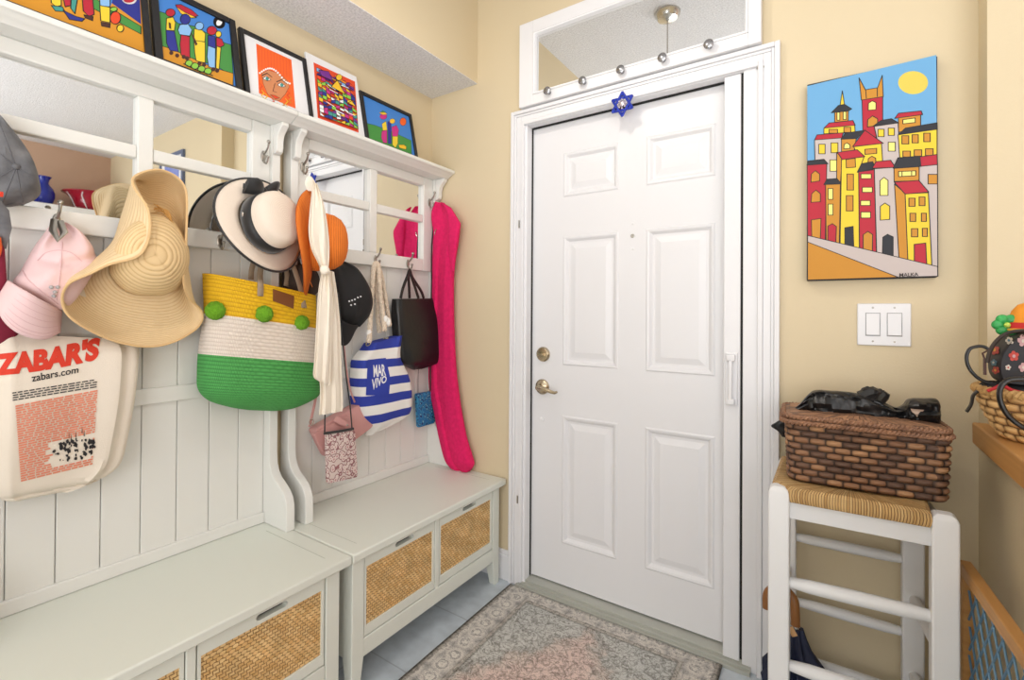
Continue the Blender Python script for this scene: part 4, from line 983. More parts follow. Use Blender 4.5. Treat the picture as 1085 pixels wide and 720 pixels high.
# striped straw tote
t = thing('straw_tote_bag', tuple(P(272, 435, 'x', .06)), 'yellow, white and green crocheted straw tote with green pompoms', 'bag', 'bags on the hooks')
rows = [((214.6, 289.5), (332, 313.8), .06), ((215.2, 308), (331.8, 330), .065), ((216, 332), (331.5, 348), .07), ((212.5, 354), (331.3, 366), .075), ((210, 374.5), (331.5, 383.5), .08), ((209, 395), (333.5, 402), .08), ((210, 412), (335, 416), .075), ((221, 424), (326, 424), .06), ((243, 431), (309, 432), .035), ((262, 434), (292, 435), .01)]
mb = MB(); soft(mb, rows, 'x', .07, (1, 0, 0), 5, 56, .5, .3, .004, 9, None, [0, 0, 1, 1, 2, 2, 2, 2, 2]); bv = mb.bvh()
mb.build('bag_body', [TY, TW, TG], t)
for i, (q, r) in enumerate((((228.7, 329), .028), ((279, 332.5), .027), ((318.6, 341.7), .025))):
    h, n = bvh_hit(bv, *q, .006); m2 = MB(); m2.ball(h, r, 36, 0, 24, .09); m2.build('pompom', POM, t, angle=180)
mb = MB(); decal(mb, bv, [[(288.7, 306), (311.3, 313.5), (310.6, 327.1), (288.7, 318.6)]], 0, .0025, 5); mb.build('leather_label', LEATH, t)
mb = MB()
for pts in (((275.2, 313.7), (275.4, 300), (275.8, 288), (280, 262), (287, 238)), ((321.5, 326), (319, 308), (314, 291), (303, 262), (291, 240))):
    q = []
    for i, p in enumerate(pts):
        h = bvh_hit(bv, *p, .004)[0] if i < 2 else None
        q.append(tuple(h) if h else tuple(P(*p, 'x', .125-.012*i)))
    m2 = MB(); m2.tube(catmull(q, 5), .0105, 8, flat=.2, ref=(1, 0, 0)); st = m2.build('handle_strap', TAUPE, t)
    m2 = MB()
    for dy in (0, 6): 
        h = bvh_hit(bv, pts[0][0], pts[0][1]-1-dy, .006)[0]
        if h: m2.ball(h, .0035, 8, 0, 6)
    if m2.v: m2.build('rivets', PEWTER, st)
for pts in (((266, 296), (267, 284), (274, 262), (286, 238)), ((303, 303), (304, 290), (298, 262), (290, 240))):
    m2 = MB(); m2.tube(catmull([tuple(P(*p, 'x', .065)) for p in pts], 5), .0095, 8, flat=.2, ref=(1, 0, 0)); m2.build('handle_strap', TAUPE, t)
# dark felt hat peeking out between the straps
mb = MB(); mb.revolve([(.075, 0), (.072, .02), (.066, .05), (.05, .075), (.03, .085), (.002, .088)], P(314, 300, 'x', .035), (.9, .3, .1), 28, 0, (1, .8)); mb.revolve([(.075, .002), (.1, .004)], P(314, 300, 'x', .035), (.9, .3, .1), 28, 0, (1, .8))
tag(mb.build('felt_hat', M('dark_brown_felt', (58, 44, 36), .9)), 'dark brown hat showing behind the straps of the striped straw tote', 'hat')

# ivory boater
def boater():
    t = thing('boater_hat', tuple(P(290, 287, 'x', .09)), 'ivory straw boater with black ribbon, bow and black brim edging', 'hat', 'hats on the hooks')
    c = P(281, 238, 'x', .105); ax = (.92, .17, .25); ref = (0, .22, 1)
    wob = lambda r, a: .016*math.cos(2*a+.6)*max(0, (r-.1)/.07)
    mb = MB(); mb.revolve([(.1, 0), (.115, .001), (.13, .0), (.15, -.003), (.166, -.008)], c, ax, 64, 0, (1, 1), ref, wob=wob, caps=(False, False)); mb.build('brim', HATW, t, solid=.003)
    mb = MB(); n = 64
    axv = Vector(ax).normalized(); a = Vector(ref); a = (a-axv*a.dot(axv)).normalized(); b = axv.cross(a)
    edge = [c + a*(math.cos(2*pi*j/n)*.166) + b*(math.sin(2*pi*j/n)*.166) + axv*(-.008+wob(.166, 2*pi*j/n)) for j in range(n+1)]
    mb.tube(edge, .0042, 8, caps=(False, False)); mb.build('brim_binding', RIB, t)
    mb = MB(); mb.revolve([(.104, 0), (.101, .03), (.098, .066), (.094, .08), (.086, .09), (.07, .097), (.04, .101), (.002, .102)], c, ax, 56, 0, (1, .88), ref); bv = mb.bvh(); mb.build('crown', HATW, t)
    mb = MB(); mb.revolve([(.1055, .002), (.1042, .022), (.101, .046)], c, ax, 56, 0, (1, .88), ref, caps=(False, False)); mb.build('ribbon_band', RIB, t, solid=.0015)
    mb = MB()
    bd = (a*.94 + b*.34).normalized(); bt = (b*.94 - a*.34).normalized(); bc = c + bd*.108 + axv*.032
    for sg in (-1, 1):
        rows_ = []
        for i in range(7):
            k = i/6; wdt = .009+.023*math.sin(pi*min(k*1.15, 1)*.62)
            ctr = bc + bt*(sg*.062*k) + axv*(.014*math.sin(pi*k)) + bd*(.012*k)
            rows_.append([ctr + ((axv*.8+bd*.6)*math.cos(x)*wdt + (bd*.8-axv*.6)*math.sin(x)*.007*(1+math.sin(pi*k))) for x in [2*pi*j/14 for j in range(14)]])
        mb.loft(rows_)
        tail = [bc, bc + bt*(sg*.03)+bd*(.01)-axv*.006, bc+bt*(sg*.055)+bd*(.02)-axv*.02]; mb.tube(catmull([tuple(x) for x in tail], 4), .010, 8, flat=.22, ref=tuple(axv))
    mb.ball(bc+axv*.006, .011, 12); mb.build('bow', RIB, t)
    h, n_ = bvh_hit(bv, 258.5, 227.5, .004); mb = MB(); mb.ball(h or c, (.004, .004, .009), 10); mb.build('metal_pin', CHROME, t)
boater()

# ================================================================ HANGING THINGS ON THE RIGHT HUTCH
def orange_hat():
    t = thing('straw_hat', tuple(P(333, 313, 'x', .15)), 'orange straw hat seen side on with a cream scarf tied around it', 'hat', 'hats on the hooks')
    c = P(329.5, 257, 'x', .165); ax = (.60, .80, .02); ref = (0, 0, 1)
    wob = lambda r, a: -.03*((r-.1)/.09)**2*abs(math.sin(a))+.012*math.cos(3*a)*max(0, (r-.11)/.09)
    mb = MB(); mb.revolve([(.1, 0), (.13, -.002), (.16, -.005), (.182, -.008)], c, ax, 56, 0, (1.04, .66), ref, uvs=(1, .5), wob=wob, caps=(False, False)); mb.build('brim', ORSTR, t, solid=.004)
    cc = c + Vector((0, 0, .004))
    mb = MB(); mb.revolve([(.104, 0), (.106, .02), (.104, .05), (.097, .08), (.082, .103), (.058, .118), (.03, .125), (.002, .127)], cc, ax, 48, 0, (1, .8), ref, uvs=(1, .9)); mb.build('crown', ORSTR, t)
    mb = MB()
    for q in ((317, 258), (322, 282)): mb.tube([P(q[0], q[1], 'x', .2), P(q[0]+9, q[1]+22, 'x', .2)], .0012, 4)
    mb.build('loose_straw', M('orange_fibre', (214, 120, 40), .7), t)
orange_hat()
t = thing('silk_scarf', tuple(P(348, 438, 'x', .2)), 'long cream scarf knotted around the orange straw hat with two hanging tails', 'scarf')
fo = lambda u, v: .006*math.sin(u*17+v*3)+.004*math.sin(u*31+1)
mb = MB(); soft(mb, [((331, 191), (337, 196), .008), ((330, 206), (343, 215), .014), ((328, 226), (347, 238), .017), ((327, 246), (349, 258), .018), ((330, 264), (349, 273), .016), ((338, 281), (348, 287), .012), ((340, 290), (349, 291), .01)], 'x', .27, (.8, -.6, 0), 5, 40, .5, .5, 0, 9, fo); mb.build('wrapped_band', SCARF, t)
mb = MB(); soft(mb, [((325.5, 187), (330, 187), .006), ((323, 194), (334, 193), .01), ((326, 202), (335, 203), .008)], 'x', .19, (.8, -.6, 0), 4, 24, wr=.004, wrs=20); mb.build('bunched_end', SCARF, t)
mb = MB(); mb.ball(P(344, 286, 'x', .283), (.016, .016, .016), 14, 0, 10, .05); mb.build('knot', SCARF, t)
mb = MB(); soft(mb, [((343, 285), (354, 288), .012), ((341, 315), (358, 316), .016), ((340, 350), (361, 350), .018), ((339, 390), (362, 390), .018), ((339, 420), (363.5, 424), .016), ((338, 439), (363, 435), .012)], 'x', .235, (.8, -.6, 0), 6, 48, .5, .5, 0, 9, fo); mb.build('long_tail', SCARF, t)
mb = MB(); soft(mb, [((341, 286), (349, 289), .012), ((337, 310), (352, 312), .018), ((335, 345), (352, 346), .02), ((333, 380), (351, 384), .02), ((332, 398), (350, 405), .016), ((338, 403), (348, 408), .008)], 'x', .262, (.8, -.6, 0), 6, 40, .5, .5, 0, 9, fo); mb.build('short_tail', SCARF, t)

# black cap
t = thing('baseball_cap', tuple(P(366, 364, 'x', .1)), 'black cap with small white embroidered lettering hanging beside the cream scarf', 'cap', 'caps on the hooks')
bf = lambda u, v: .006*math.sin(u*8+v*7)+.004*math.sin(u*19)
mb = MB(); soft(mb, [((350, 277), (364, 277), .02), ((347, 286), (375, 284), .05), ((346, 298), (383, 296), .075), ((347, 310), (388, 309), .09), ((349, 322), (389, 322), .09), ((351, 333), (385, 335), .08), ((354, 342), (378, 346), .05)], 'x', .06, (1, -.1, 0), 6, 48, .65, .3, .004, 14, bf); bv = mb.bvh(); mb.build('crown', BLKC, t)
mb, rws_ = brim_surface([(352, 330), (358, 336), (366, 341), (374, 344), (380, 344)], [(355, 350), (358, 362), (364, 366), (370, 362), (376, 350)], .1, .045, 5); mb.build('brim', BLKC, t, solid=.005)
mb = MB(); random.seed(5)
for q in ((370, 319), (373, 318), (376, 317), (379, 315), (382, 314), (372, 323), (376, 322)):
    h, n = bvh_hit(bv, *q, .001)
    if h: mb.ball(h, (.003, .004, .0035), 6, 0, 5)
if mb.v: mb.build('white_embroidery', WPRINT, t)

# dusty pink purse and rose print pouch
def px_slab(mb, px, ax, val, out, dep, rnd=4, inset=.006):
    """rounded soft slab with the given outline (pixels, in order)"""
    pts = [P(*q, ax, val) for q in (catmull([tuple(p) for p in px], rnd, True) if len(px) < 20 else px)]; c = sum(pts, Vector())/len(pts); out = Vector(out); rings = []
    for i in range(9):
        th = pi*i/8-pi/2; k = math.cos(th)**.5 if abs(th) < pi/2-.01 else 0; h = math.sin(th)
        rings.append([c+(p-c)*(1-inset/.05*.5*(1-k)) + out*(dep*(h*.5+.5)) for p in pts])
    mb.loft(rings); return mb
def rpoly(pts, r=.12):
    """polygon with rounded corners"""
    o = []; n = len(pts)
    for i in range(n):
        a, b, c = pts[i-1], pts[i], pts[(i+1) % n]; p = (lerp(b[0], a[0], r), lerp(b[1], a[1], r)); q = (lerp(b[0], c[0], r), lerp(b[1], c[1], r))
        for k in range(6):
            t_ = k/5; o.append(tuple((1-t_)**2*x+2*t_*(1-t_)*y+t_*t_*z for x, y, z in zip(p, b, q)))
        for k in range(1, 6):
            c2 = (lerp(c[0], b[0], r), lerp(c[1], b[1], r)); o.append((lerp(q[0], c2[0], k/6), lerp(q[1], c2[1], k/6)))
    return o
t = thing('crossbody_purse', tuple(P(345, 483, 'x', .06)), 'dusty pink leather purse hanging at a slant below the cream scarf', 'bag', 'bags on the hooks')
mb = MB(); px_slab(mb, rpoly([(324.5, 453), (379, 423.5), (389.5, 449), (340.5, 484.5)], .14), 'x', .05, (1, 0, 0), .05); bv = mb.bvh(); mb.build('purse_body', PURSE, t)
mb = MB(); px_slab(mb, rpoly([(330, 459), (369, 438), (374, 459), (341, 479)], .12), 'x', .098, (1, 0, 0), .012); mb.build('front_pocket', PURSE, t)
mb = MB(); mb.tube([P(355, 443, 'x', .11), P(362, 447, 'x', .125), P(371, 451, 'x', .125)], [.012, .012, .009], 10, flat=.25, ref=(1, 0, 0)); fl = mb.build('snap_tab', PURSE, t)
mb = MB(); mb.ball(P(368, 450, 'x', .13), .004, 10); mb.build('snap', CHROME, fl)
mb = MB(); mb.tube(catmull([tuple(P(*q, 'x', .085)) for q in ((328, 452), (331, 438), (334, 424), (338, 400), (344, 360), (350, 310))], 4), .006, 8, flat=.3, ref=(1, 0, 0)); mb.build('strap', PURSE, t)
mb = MB(); mb.tube(catmull([tuple(P(*q, 'x', .085)) for q in ((376, 426), (371, 412), (367, 390), (364, 362), (360, 320))], 4), .004, 8, flat=.3, ref=(1, 0, 0)); mb.build('strap', PURSE, t)
mb = MB(); cc = P(330, 447, 'x', .09); mb.tube([cc+Vector((0, .009*math.cos(a), .012*math.sin(a))) for a in [2*pi*i/16 for i in range(17)]], .0018, 6); mb.build('ring', CHROME, t)
t = thing('phone_pouch', tuple(P(360, 512, 'x', .13)), 'small flat rose print pouch on a thin black strap in front of the pink purse', 'bag', 'bags on the hooks')
mb = MB(); px_slab(mb, rpoly([(343.6, 459), (374, 454.5), (377, 504.5), (344.8, 512)], .08), 'x', .13, (1, 0, 0), .014, 4, .003); mb.build('pouch_body', POUCH, t)
mb = MB(); mb.tube([P(343.5, 459, 'x', .142), P(358, 457, 'x', .146), P(374.2, 454, 'x', .142)], .0055, 8); mb.build('zip_edge', RIB, t)
mb = MB(); mb.tube(catmull([tuple(P(*q, 'x', .14)) for q in ((344, 458), (344.6, 430), (346, 400), (350, 340), (356, 300))], 4), .0032, 8, flat=.5); mb.build('strap', RIB, t)
mb = MB(); mb.tube(catmull([tuple(P(*q, 'x', .14)) for q in ((373, 454), (371, 430), (367, 400), (363.5, 366), (358, 310))], 4), .0032, 8, flat=.5); mb.build('strap', RIB, t)

# striped beach bag
t = thing('striped_beach_bag', tuple(P(395, 460, 'x', .05)), 'blue and white striped canvas beach bag on cream rope handles', 'bag', 'bags on the hooks')
rows = [((386, 363.5), (424, 354), .045), ((381, 371), (421.5, 366), .05), ((373, 381), (421, 378), .055), ((372, 389.5), (424, 386), .06), ((371.5, 400), (427, 395), .07), ((371, 409), (428.5, 403), .075), ((371.5, 419), (429.5, 411), .075), ((373, 430), (430, 419), .07), ((377, 440), (430, 428), .065), ((383, 449), (429, 436), .05), ((386, 456), (421, 444), .03), ((388, 461.5), (404, 454), .01)]
sfo = lambda u, v: -.014*math.exp(-((u-.72+.1*v)/.04)**2)+.006*math.sin(u*11+v*5)
mb = MB(); soft(mb, rows, 'x', .06, (1, 0, 0), 5, 56, .35, .3, .006, 10, sfo, [0, 1, 0, 1, 0, 1, 0, 1, 0, 1, 1]); bv = mb.bvh(); mb.build('bag_body', [BLUES, BAGW], t)
mb = MB(); decal(mb, bv, [[(389.5, 381), (408.5, 379), (413.5, 401), (412, 419), (387.5, 418.5)]], 0, .0014, 5); mb.build('patch', BLUES, t)
Q = Z(380, 370, 14.4); mb = MB()
for txt, q in (('MAR', [(215, 235), (395, 225), (415, 400), (222, 425)]), ('VIVO', [(195, 455), (420, 395), (425, 490), (190, 632)])):
    qf = quad_px([Q(*x) for x in q]); decal(mb, bv, [[qf(u, v) for u, v in r] for r in text_polys(txt, .03)], 0, .003, 5)
mb.build('lettering', WPRINT, t, smooth=False)
def rope(name, pts, r, par):
    d = [Vector(p) for p in catmull([tuple(p) for p in pts], 14)]; mb = MB(); L_ = 0; ang = []
    for i, p in enumerate(d): 
        if i: L_ += (p-d[i-1]).length
        ang.append(L_/.034*2*pi)
    for k in range(3):
        st = []
        for i, p in enumerate(d):
            tg = (d[min(i+1, len(d)-1)]-d[max(i-1, 0)]).normalized(); a = Vector((1, 0, 0)); a = (a-tg*a.dot(tg)).normalized(); b = tg.cross(a); th = ang[i]+2*pi*k/3
            st.append(p+(a*math.cos(th)+b*math.sin(th))*r*.52)
        mb.tube(st, r*.6, 7)
    return mb.build(name, ROPE, par)
rope('rope_handle', [P(391, 362, 'x', .135), P(392, 345, 'x', .12), P(393.5, 315, 'x', .1), P(395.5, 288, 'x', .09), P(398, 279, 'x', .085), P(401, 284, 'x', .09), P(403, 312, 'x', .1), P(406, 335, 'x', .115), P(407.5, 350, 'x', .13)], .0105, t)
rope('rope_handle', [P(402, 352, 'x', .085), P(400, 330, 'x', .075), P(398, 300, 'x', .07), P(399, 283, 'x', .07), P(404, 292, 'x', .07), P(409, 320, 'x', .075), P(413, 345, 'x', .08)], .0095, t)
mb = MB()
for q in ((390.2, 364), (409, 358.5)):
    h, n = bvh_hit(bv, *q, .001)
    if h: mb.revolve([(.006, 0), (.008, .003), (.012, .003), (.0135, 0)], h, n, 20, 0, caps=(False, False))
mb.build('grommet', CHROME, t)
mb = MB(); 
for q, r in (((391, 353), .012), ((411, 341), .013), ((408.5, 338), .011)): mb.ball(P(*q, 'x', .125), (r, r, r*1.5), 12, 0, 8, .04)
mb.build('rope_end', BAGW, t)

# black tote
t = thing('black_tote_bag', tuple(P(440, 392, 'x', .05)), 'empty black shiny tote bag hanging beside the pink towel', 'bag', 'bags on the hooks')
mb = MB(); fo2 = lambda u, v: -.022*math.exp(-((u-.46)/.05)**2)*(.3+v)+.008*math.exp(-((u-.62)/.06)**2)+.004*math.sin(u*13+v*7)
soft(mb, [((415.7, 316.5), (456.5, 316), .03), ((415, 330), (458, 330), .04), ((416, 350), (460.5, 352), .05), ((418.5, 370), (463, 372), .055), ((421, 383), (462, 383), .05), ((430, 388), (455, 387), .03), ((437, 391.5), (446, 390.5), .008)], 'x', .055, (1, 0, 0), 6, 64, .22, .3, .004, 14, fo2); mb.build('bag_body', VINYL, t)
for pts, x in ((((424.5, 316), (427, 305), (431.5, 293), (434, 286), (436, 293), (440, 305), (443.5, 316)), .09), (((434, 316), (433.5, 305), (433, 292), (434.5, 287), (437, 294), (446, 308), (449, 316)), .062)):
    mb = MB(); mb.tube(catmull([tuple(P(*q, 'x', x)) for q in pts], 4), .0085, 8, flat=.25, ref=(1, 0, 0)); mb.build('handle', VINYL, t)
# small blue pouch
t = thing('small_pouch', tuple(P(449, 452, 'x', .05)), 'small blue patterned pouch hanging below the black tote', 'bag', 'bags on the hooks')
mb = MB(); px_slab(mb, rpoly([(438.8, 416.5), (457.5, 413.5), (459, 447.5), (441, 452.5)], .08), 'x', .05, (1, 0, 0), .016, 4, .003); mb.build('pouch_body', BPRINT, t)
mb = MB(); mb.tube(catmull([tuple(P(*q, 'x', .06)) for q in ((443, 416), (443, 400), (444, 380), (445, 350))], 3), .0012, 6); mb.build('cord', RIB, t)
# black strap beside the towel
mb = MB(); mb.tube(catmull([tuple(P(*q, 'x', .075)) for q in ((459.5, 238), (457.5, 262), (457.2, 300), (456.6, 345), (456, 390), (456, 414))], 4), .005, 8, flat=.4); mb.build('strap', RIB, t)

# hot pink towel
t = thing('bath_towel', tuple(P(490, 498, 'y', -.05)), 'hot pink towel hanging from the hutch down to the bench in the corner', 'towel')
fo3 = lambda u, v: -.010*math.exp(-((u-.3-.1*v)/.05)**2)+.005*math.sin(u*8+.6+v*1.5)+.003*math.sin(u*19+v*4)-.012*math.exp(-((u-.55-.2*v)/.07)**2)*max(0, 1-v*3)
mb = MB(); soft(mb, [((462, 214), (471, 215), .012), ((459, 226), (484, 231), .03), ((459.5, 242), (487.5, 238), .026), ((460, 258), (486, 256), .026), ((458.8, 286), (481.5, 286), .026), ((457.5, 330), (481, 330), .028), ((455.5, 380), (483, 382), .028), ((456, 410), (486, 412), .028), ((460, 430), (489.5, 436), .026), ((465, 458), (495, 464), .026), ((472, 484), (501, 484), .036), ((478, 494), (502.5, 492), .03), ((484, 498.5), (498, 499), .015)], 'y', -.036, (0.2, -1, 0), 6, 56, .5, .45, .004, 10, fo3)
mb.build('towel_cloth', HOTP, t)
mb = MB(); soft(mb, [((468, 214), (478, 220), .012), ((473, 224), (486, 233), .016), ((475, 238), (488, 239), .018), ((475, 254), (485, 257), .016), ((477, 272), (483, 272), .012), ((479, 288), (481.5, 287), .006)], 'y', -.062, (.2, -1, 0), 5, 28, .6, .45, .003, 12); mb.build('folded_corner', HOTP, t)
mb = MB(); cc = P(462, 246, 'x', .09); mb.tube([cc+Vector((.006*math.sin(a), .008*math.cos(a), .016*math.sin(a))) for a in [2*pi*i/16 for i in range(15)]], .0022, 6)
tag(mb.build('carabiner_ring', CHROME), 'small metal ring on the hutch stile beside the pink towel', 'ring')

# ================================================================ STOOL AND WHAT STANDS ON IT
t = thing('counter_stool', (1.773, -.2, 0), 'tall white counter stool with woven rush seat against the right wall', 'stool')
lw_ = .0245; legs = [(1.6065, -.352), (1.939, -.338), (1.6065, -.072), (1.912, -.066)]
for (x, y) in legs:
    mb = MB(); r = lambda k, z: [(x-k, y-k, z), (x+k, y-k, z), (x+k, y+k, z), (x-k, y+k, z)]
    mb.loft([r(lw_*.92, 0), r(lw_, .3), r(lw_, .748), r(lw_-.004, .757), r(lw_-.011, .762)]); mb.build('leg', STOOLW, t, bevel=.004, seg=3)
def bar(a, b, rr, name='stretcher'):
    a, b = Vector(a), Vector(b); mb = MB(); mb.tube([a.lerp(b, k) for k in (0, .06, .2, .5, .8, .94, 1)], [rr*.72, rr*.78, rr, rr*1.05, rr, rr*.78, rr*.72], 14); return mb.build(name, STOOLW, t)
FLg, FRg, BLg, BRg = [Vector((x, y, 0)) for x, y in legs]
def v(p, z): return Vector((p.x, p.y, z))
def rail(a, b, z0, z1):
    d = (b-a).normalized(); n_ = Vector((-d.y, d.x, 0))*.011; mb = MB()
    mb.loft([[a+n_+Vector((0, 0, z)), b+n_+Vector((0, 0, z)), b-n_+Vector((0, 0, z)), a-n_+Vector((0, 0, z))] for z in (z0, z1)]); mb.build('seat_rail', STOOLW, t, bevel=.002)
for a, b in ((FLg, FRg), (BLg, BRg), (FLg, BLg), (FRg, BRg)): rail(a, b, .682, .735)
bar(v(FLg, .510), v(FRg, .517), .0165); bar(v(FLg, .292), v(FRg, .296), .0165)
bar(v(BLg, .522), v(BRg, .527), .0145); bar(v(BLg, .322), v(BRg, .322), .0145); bar(v(BLg, .15), v(BRg, .15), .0145)
for a, b in ((FLg, BLg), (FRg, BRg)): bar(v(a, .43), v(b, .43), .0155); bar(v(a, .22), v(b, .22), .0155)
mb = MB(); cxy = (sum((p for p in (FLg, FRg, BLg, BRg)), Vector()))/4
cs4 = [Vector((1.628, -.372, 0)), Vector((1.918, -.36, 0)), Vector((1.948, -.31, 0)), Vector((1.928, -.05, 0)), Vector((1.63, -.05, 0)), Vector((1.588, -.098, 0)), Vector((1.586, -.326, 0))]
cs4 = [Vector((1.632, -.374, 0)), Vector((1.914, -.361, 0)), Vector((1.914, -.361, 0)), Vector((1.93, -.043, 0)), Vector((1.588, -.05, 0)), Vector((1.588, -.33, 0))]
out = []
N_ = 24
for i in range(len(cs4)):
    a, b = cs4[i], cs4[(i+1) % len(cs4)]
    for k in range(N_): out.append(a.lerp(b, k/N_))
per = [0]
for i in range(len(out)): per.append(per[-1]+(out[(i+1) % len(out)]-out[i]).length)
rings = []
for k, z in ((.985, .728), (1.0, .734), (1.012, .746), (1.0, .760), (.95, .766), (.7, .764), (.4, .760), (.02, .757)): rings.append([cxy+(p-cxy)*k+Vector((0, 0, z)) for p in out])
b0 = len(mb.v); mb.loft(rings, True, (True, True), 0)
nR = len(out); fi = 0
for i in range(len(rings)-1):
    for j in range(nR):
        vv = (0, .006, .018, .03, .05, .09, .14, .2); s0, s1 = per[j], per[j+1]
        mb.uv[fi] = ((vv[i], s0), (vv[i], s1), (vv[i+1], s1), (vv[i+1], s0)); fi += 1
mb.build('rush_seat', RUSHM, t)

# lidded basket
def rrect(cx, cy, hx, hy, r, ang, n=14, per_side=22):
    pts = []
    for (sx, sy, a0) in ((1, -1, -pi/2), (1, 1, 0), (-1, 1, pi/2), (-1, -1, pi)):
        for i in range(n+1): a = a0+pi/2*i/n; pts.append((sx*(hx-r)+r*math.cos(a), sy*(hy-r)+r*math.sin(a)))
    # resample evenly
    P2 = [Vector((x, y, 0)) for x, y in pts]; L_ = [0]
    for i in range(len(P2)): L_.append(L_[-1]+(P2[(i+1) % len(P2)]-P2[i]).length)
    tot = L_[-1]; m_ = per_side*4; res = []
    j = 0
    for k in range(m_):
        d = tot*k/m_
        while L_[j+1] < d: j += 1
        a, b = P2[j], P2[(j+1) % len(P2)]; q = a.lerp(b, (d-L_[j])/max(1e-9, L_[j+1]-L_[j])); res.append(q)
    ca, sa = math.cos(ang), math.sin(ang)
    return [Vector((cx+q.x*ca-q.y*sa, cy+q.x*sa+q.y*ca, 0)) for q in res], tot
def woven(mb, prof, shape, bw, bh, amp, z0):
    """prof: list of (scale, height); bulging strands in staggered rows"""
    (pts, tot) = shape; c = sum(pts, Vector())/len(pts); n = len(pts); ncell = max(2, round(tot/bw/2)*2); rings = []; sub = 6
    H_ = prof[-1][1]; nrow = max(1, round(H_/bh))
    for i in range(nrow*sub+1):
        h = H_*i/(nrow*sub); row = min(i//sub, nrow-1); fr_ = (i % sub)/sub
        for (k0, h0), (k1, h1) in zip(prof[:-1], prof[1:]):
            if h0 <= h <= h1+1e-9: k = lerp(k0, k1, (h-h0)/(h1-h0)); break
        ring = []
        for j, p in enumerate(pts):
            u = j/n*ncell+.5*(row % 2); bump = amp*(math.sin(pi*fr_)**.7 if fr_ > 0 else 0)*(.1+.9*abs(math.sin(pi*u))**.8)
            d = (p-c); ring.append(c+d*k+d.normalized()*bump+Vector((0, 0, z0+h)))
        rings.append(ring)
    mb.loft(rings, True, (True, True), 0, None, (ncell*bw, nrow*bh)); return mb
ang = math.radians(3.5)
bcx, bcy = 1.785, -.195
t = thing('lidded_basket', (bcx, bcy, .766), 'dark brown woven basket with a lid sitting on the rush stool seat', 'basket')
woven(MB(), [(1, 0), (1.0, .03), (1.035, .155)], rrect(bcx, bcy, .166, .098, .03, ang, 14, 64), .036, .0165, .0075, .767).build('basket_body', HYAC, t, angle=80)
lid = rrect(bcx-.004, bcy, .172, .106, .035, ang, 14, 40)[0]; lc = sum(lid, Vector())/len(lid)
mb = MB(); rg = []; uvv = []
for k, z in ((.96, .922), (1.0, .925), (1.02, .934), (1.0, .943), (.93, .947), (.6, .951), (.3, .953), (.02, .953)): rg.append([lc+(p-lc)*k+Vector((0, 0, z+.004*noise.noise(p*9))) for p in lid])
mb.loft(rg, True, (True, True), 0, None, (1.1, .17)); mb.build('lid', weave('dark_hyacinth_lid', (176, 130, 96), (106, 78, 60), (80, 58, 44), .016, .024, .0014, strength=.9), t, angle=80)
mb = MB()
for zz, kk in ((.926, 1.045), (.94, 1.02)):
    nn = 150; ctr = [lc+(p-lc)*kk+Vector((0, 0, zz)) for p in lid]
    full_ = catmull([tuple(p) for p in ctr], 2, True); L2 = len(full_)
    for s in range(2):
        st = []
        for i in range(L2+1):
            p = Vector(full_[i % L2]); d = (p-lc); d.z = 0; d.normalize(); th = 2*pi*i/L2*60+pi*s
            st.append(p+d*math.cos(th)*.0035+Vector((0, 0, 1))*math.sin(th)*.0035)
        mb.tube(st, .0042, 6, caps=(False, False))
mb.build('braided_rim', M('hyacinth_rope', (162, 118, 86), .6, var=((104, 74, 58), 45, .5)), t)

# crumpled black bag on the lid
t = thing('black_bag', (1.79, -.18, .95), 'crumpled shiny black bag lying on the lid of the dark basket', 'bag')
yb = -.19
rows = [((840, 433), (840, 437), .01), ((847, 428), (847, 438), .035), ((856, 418), (857, 439.5), .05), ((864, 413), (866, 441), .055), ((880, 413.5), (880, 442), .055), ((900, 415), (900, 443), .05), ((915, 418), (915, 444), .05), ((935, 425), (935, 445), .045), ((948, 431), (948, 445), .04), ((957, 428), (957, 446), .045), ((963, 422), (964, 447), .05), ((978, 421.5), (979, 448), .05), ((991, 422), (992, 448.5), .045), ((995, 427), (996, 446), .02)]
fo4 = lambda u, v: .018*abs(noise.noise(Vector((u*3+v*4, v*9-u*3, 2))))-.016*abs(noise.noise(Vector((u*7-v*6, v*18+u*4, 5))))+.004*math.sin(u*14+v*5)
mb = MB(); soft(mb, rows, 'y', yb, (0, -1, .15), 6, 40, .6, .9, .008, 22, fo4); bv = mb.bvh(); mb.build('bag_body', PLAST, t)
mb = MB(); 
for pts, r in ((((916, 420), (919, 413), (921, 409.5)), .012), (((926, 421), (931, 414), (931, 411.5)), .011), (((932, 424), (938, 418), (939, 423)), .012), (((912, 421), (926, 416), (936, 421)), .016)):
    q = [P(*p, 'y', yb-.02) for p in pts]; mb.tube(catmull([tuple(x) for x in q], 4), [r*1.1]*5+[r*.8, r*.6, r*.45, r*.3], 8)
mb.build('knotted_ears', PLAST, t)
mb = MB(); decal(mb, bv, [[(963.5, 432), (978.7, 433), (971.8, 440.5)]], 0, .003, 4)
if mb.v: mb.build('tan_triangle_patch', M('tan_print', (178, 156, 140), .6), t)
mb = MB(); soft(mb, [((829, 443), (836, 442), .012), ((822, 447), (836, 447), .014), ((817, 451), (836, 452), .012), ((824, 456), (836, 457), .01), ((828.5, 462), (835, 463), .006)], 'y', -.14, (0, -1, 0), 5, 20, wr=.004, wrs=30); mb.build('hanging_corner', PLAST, t)

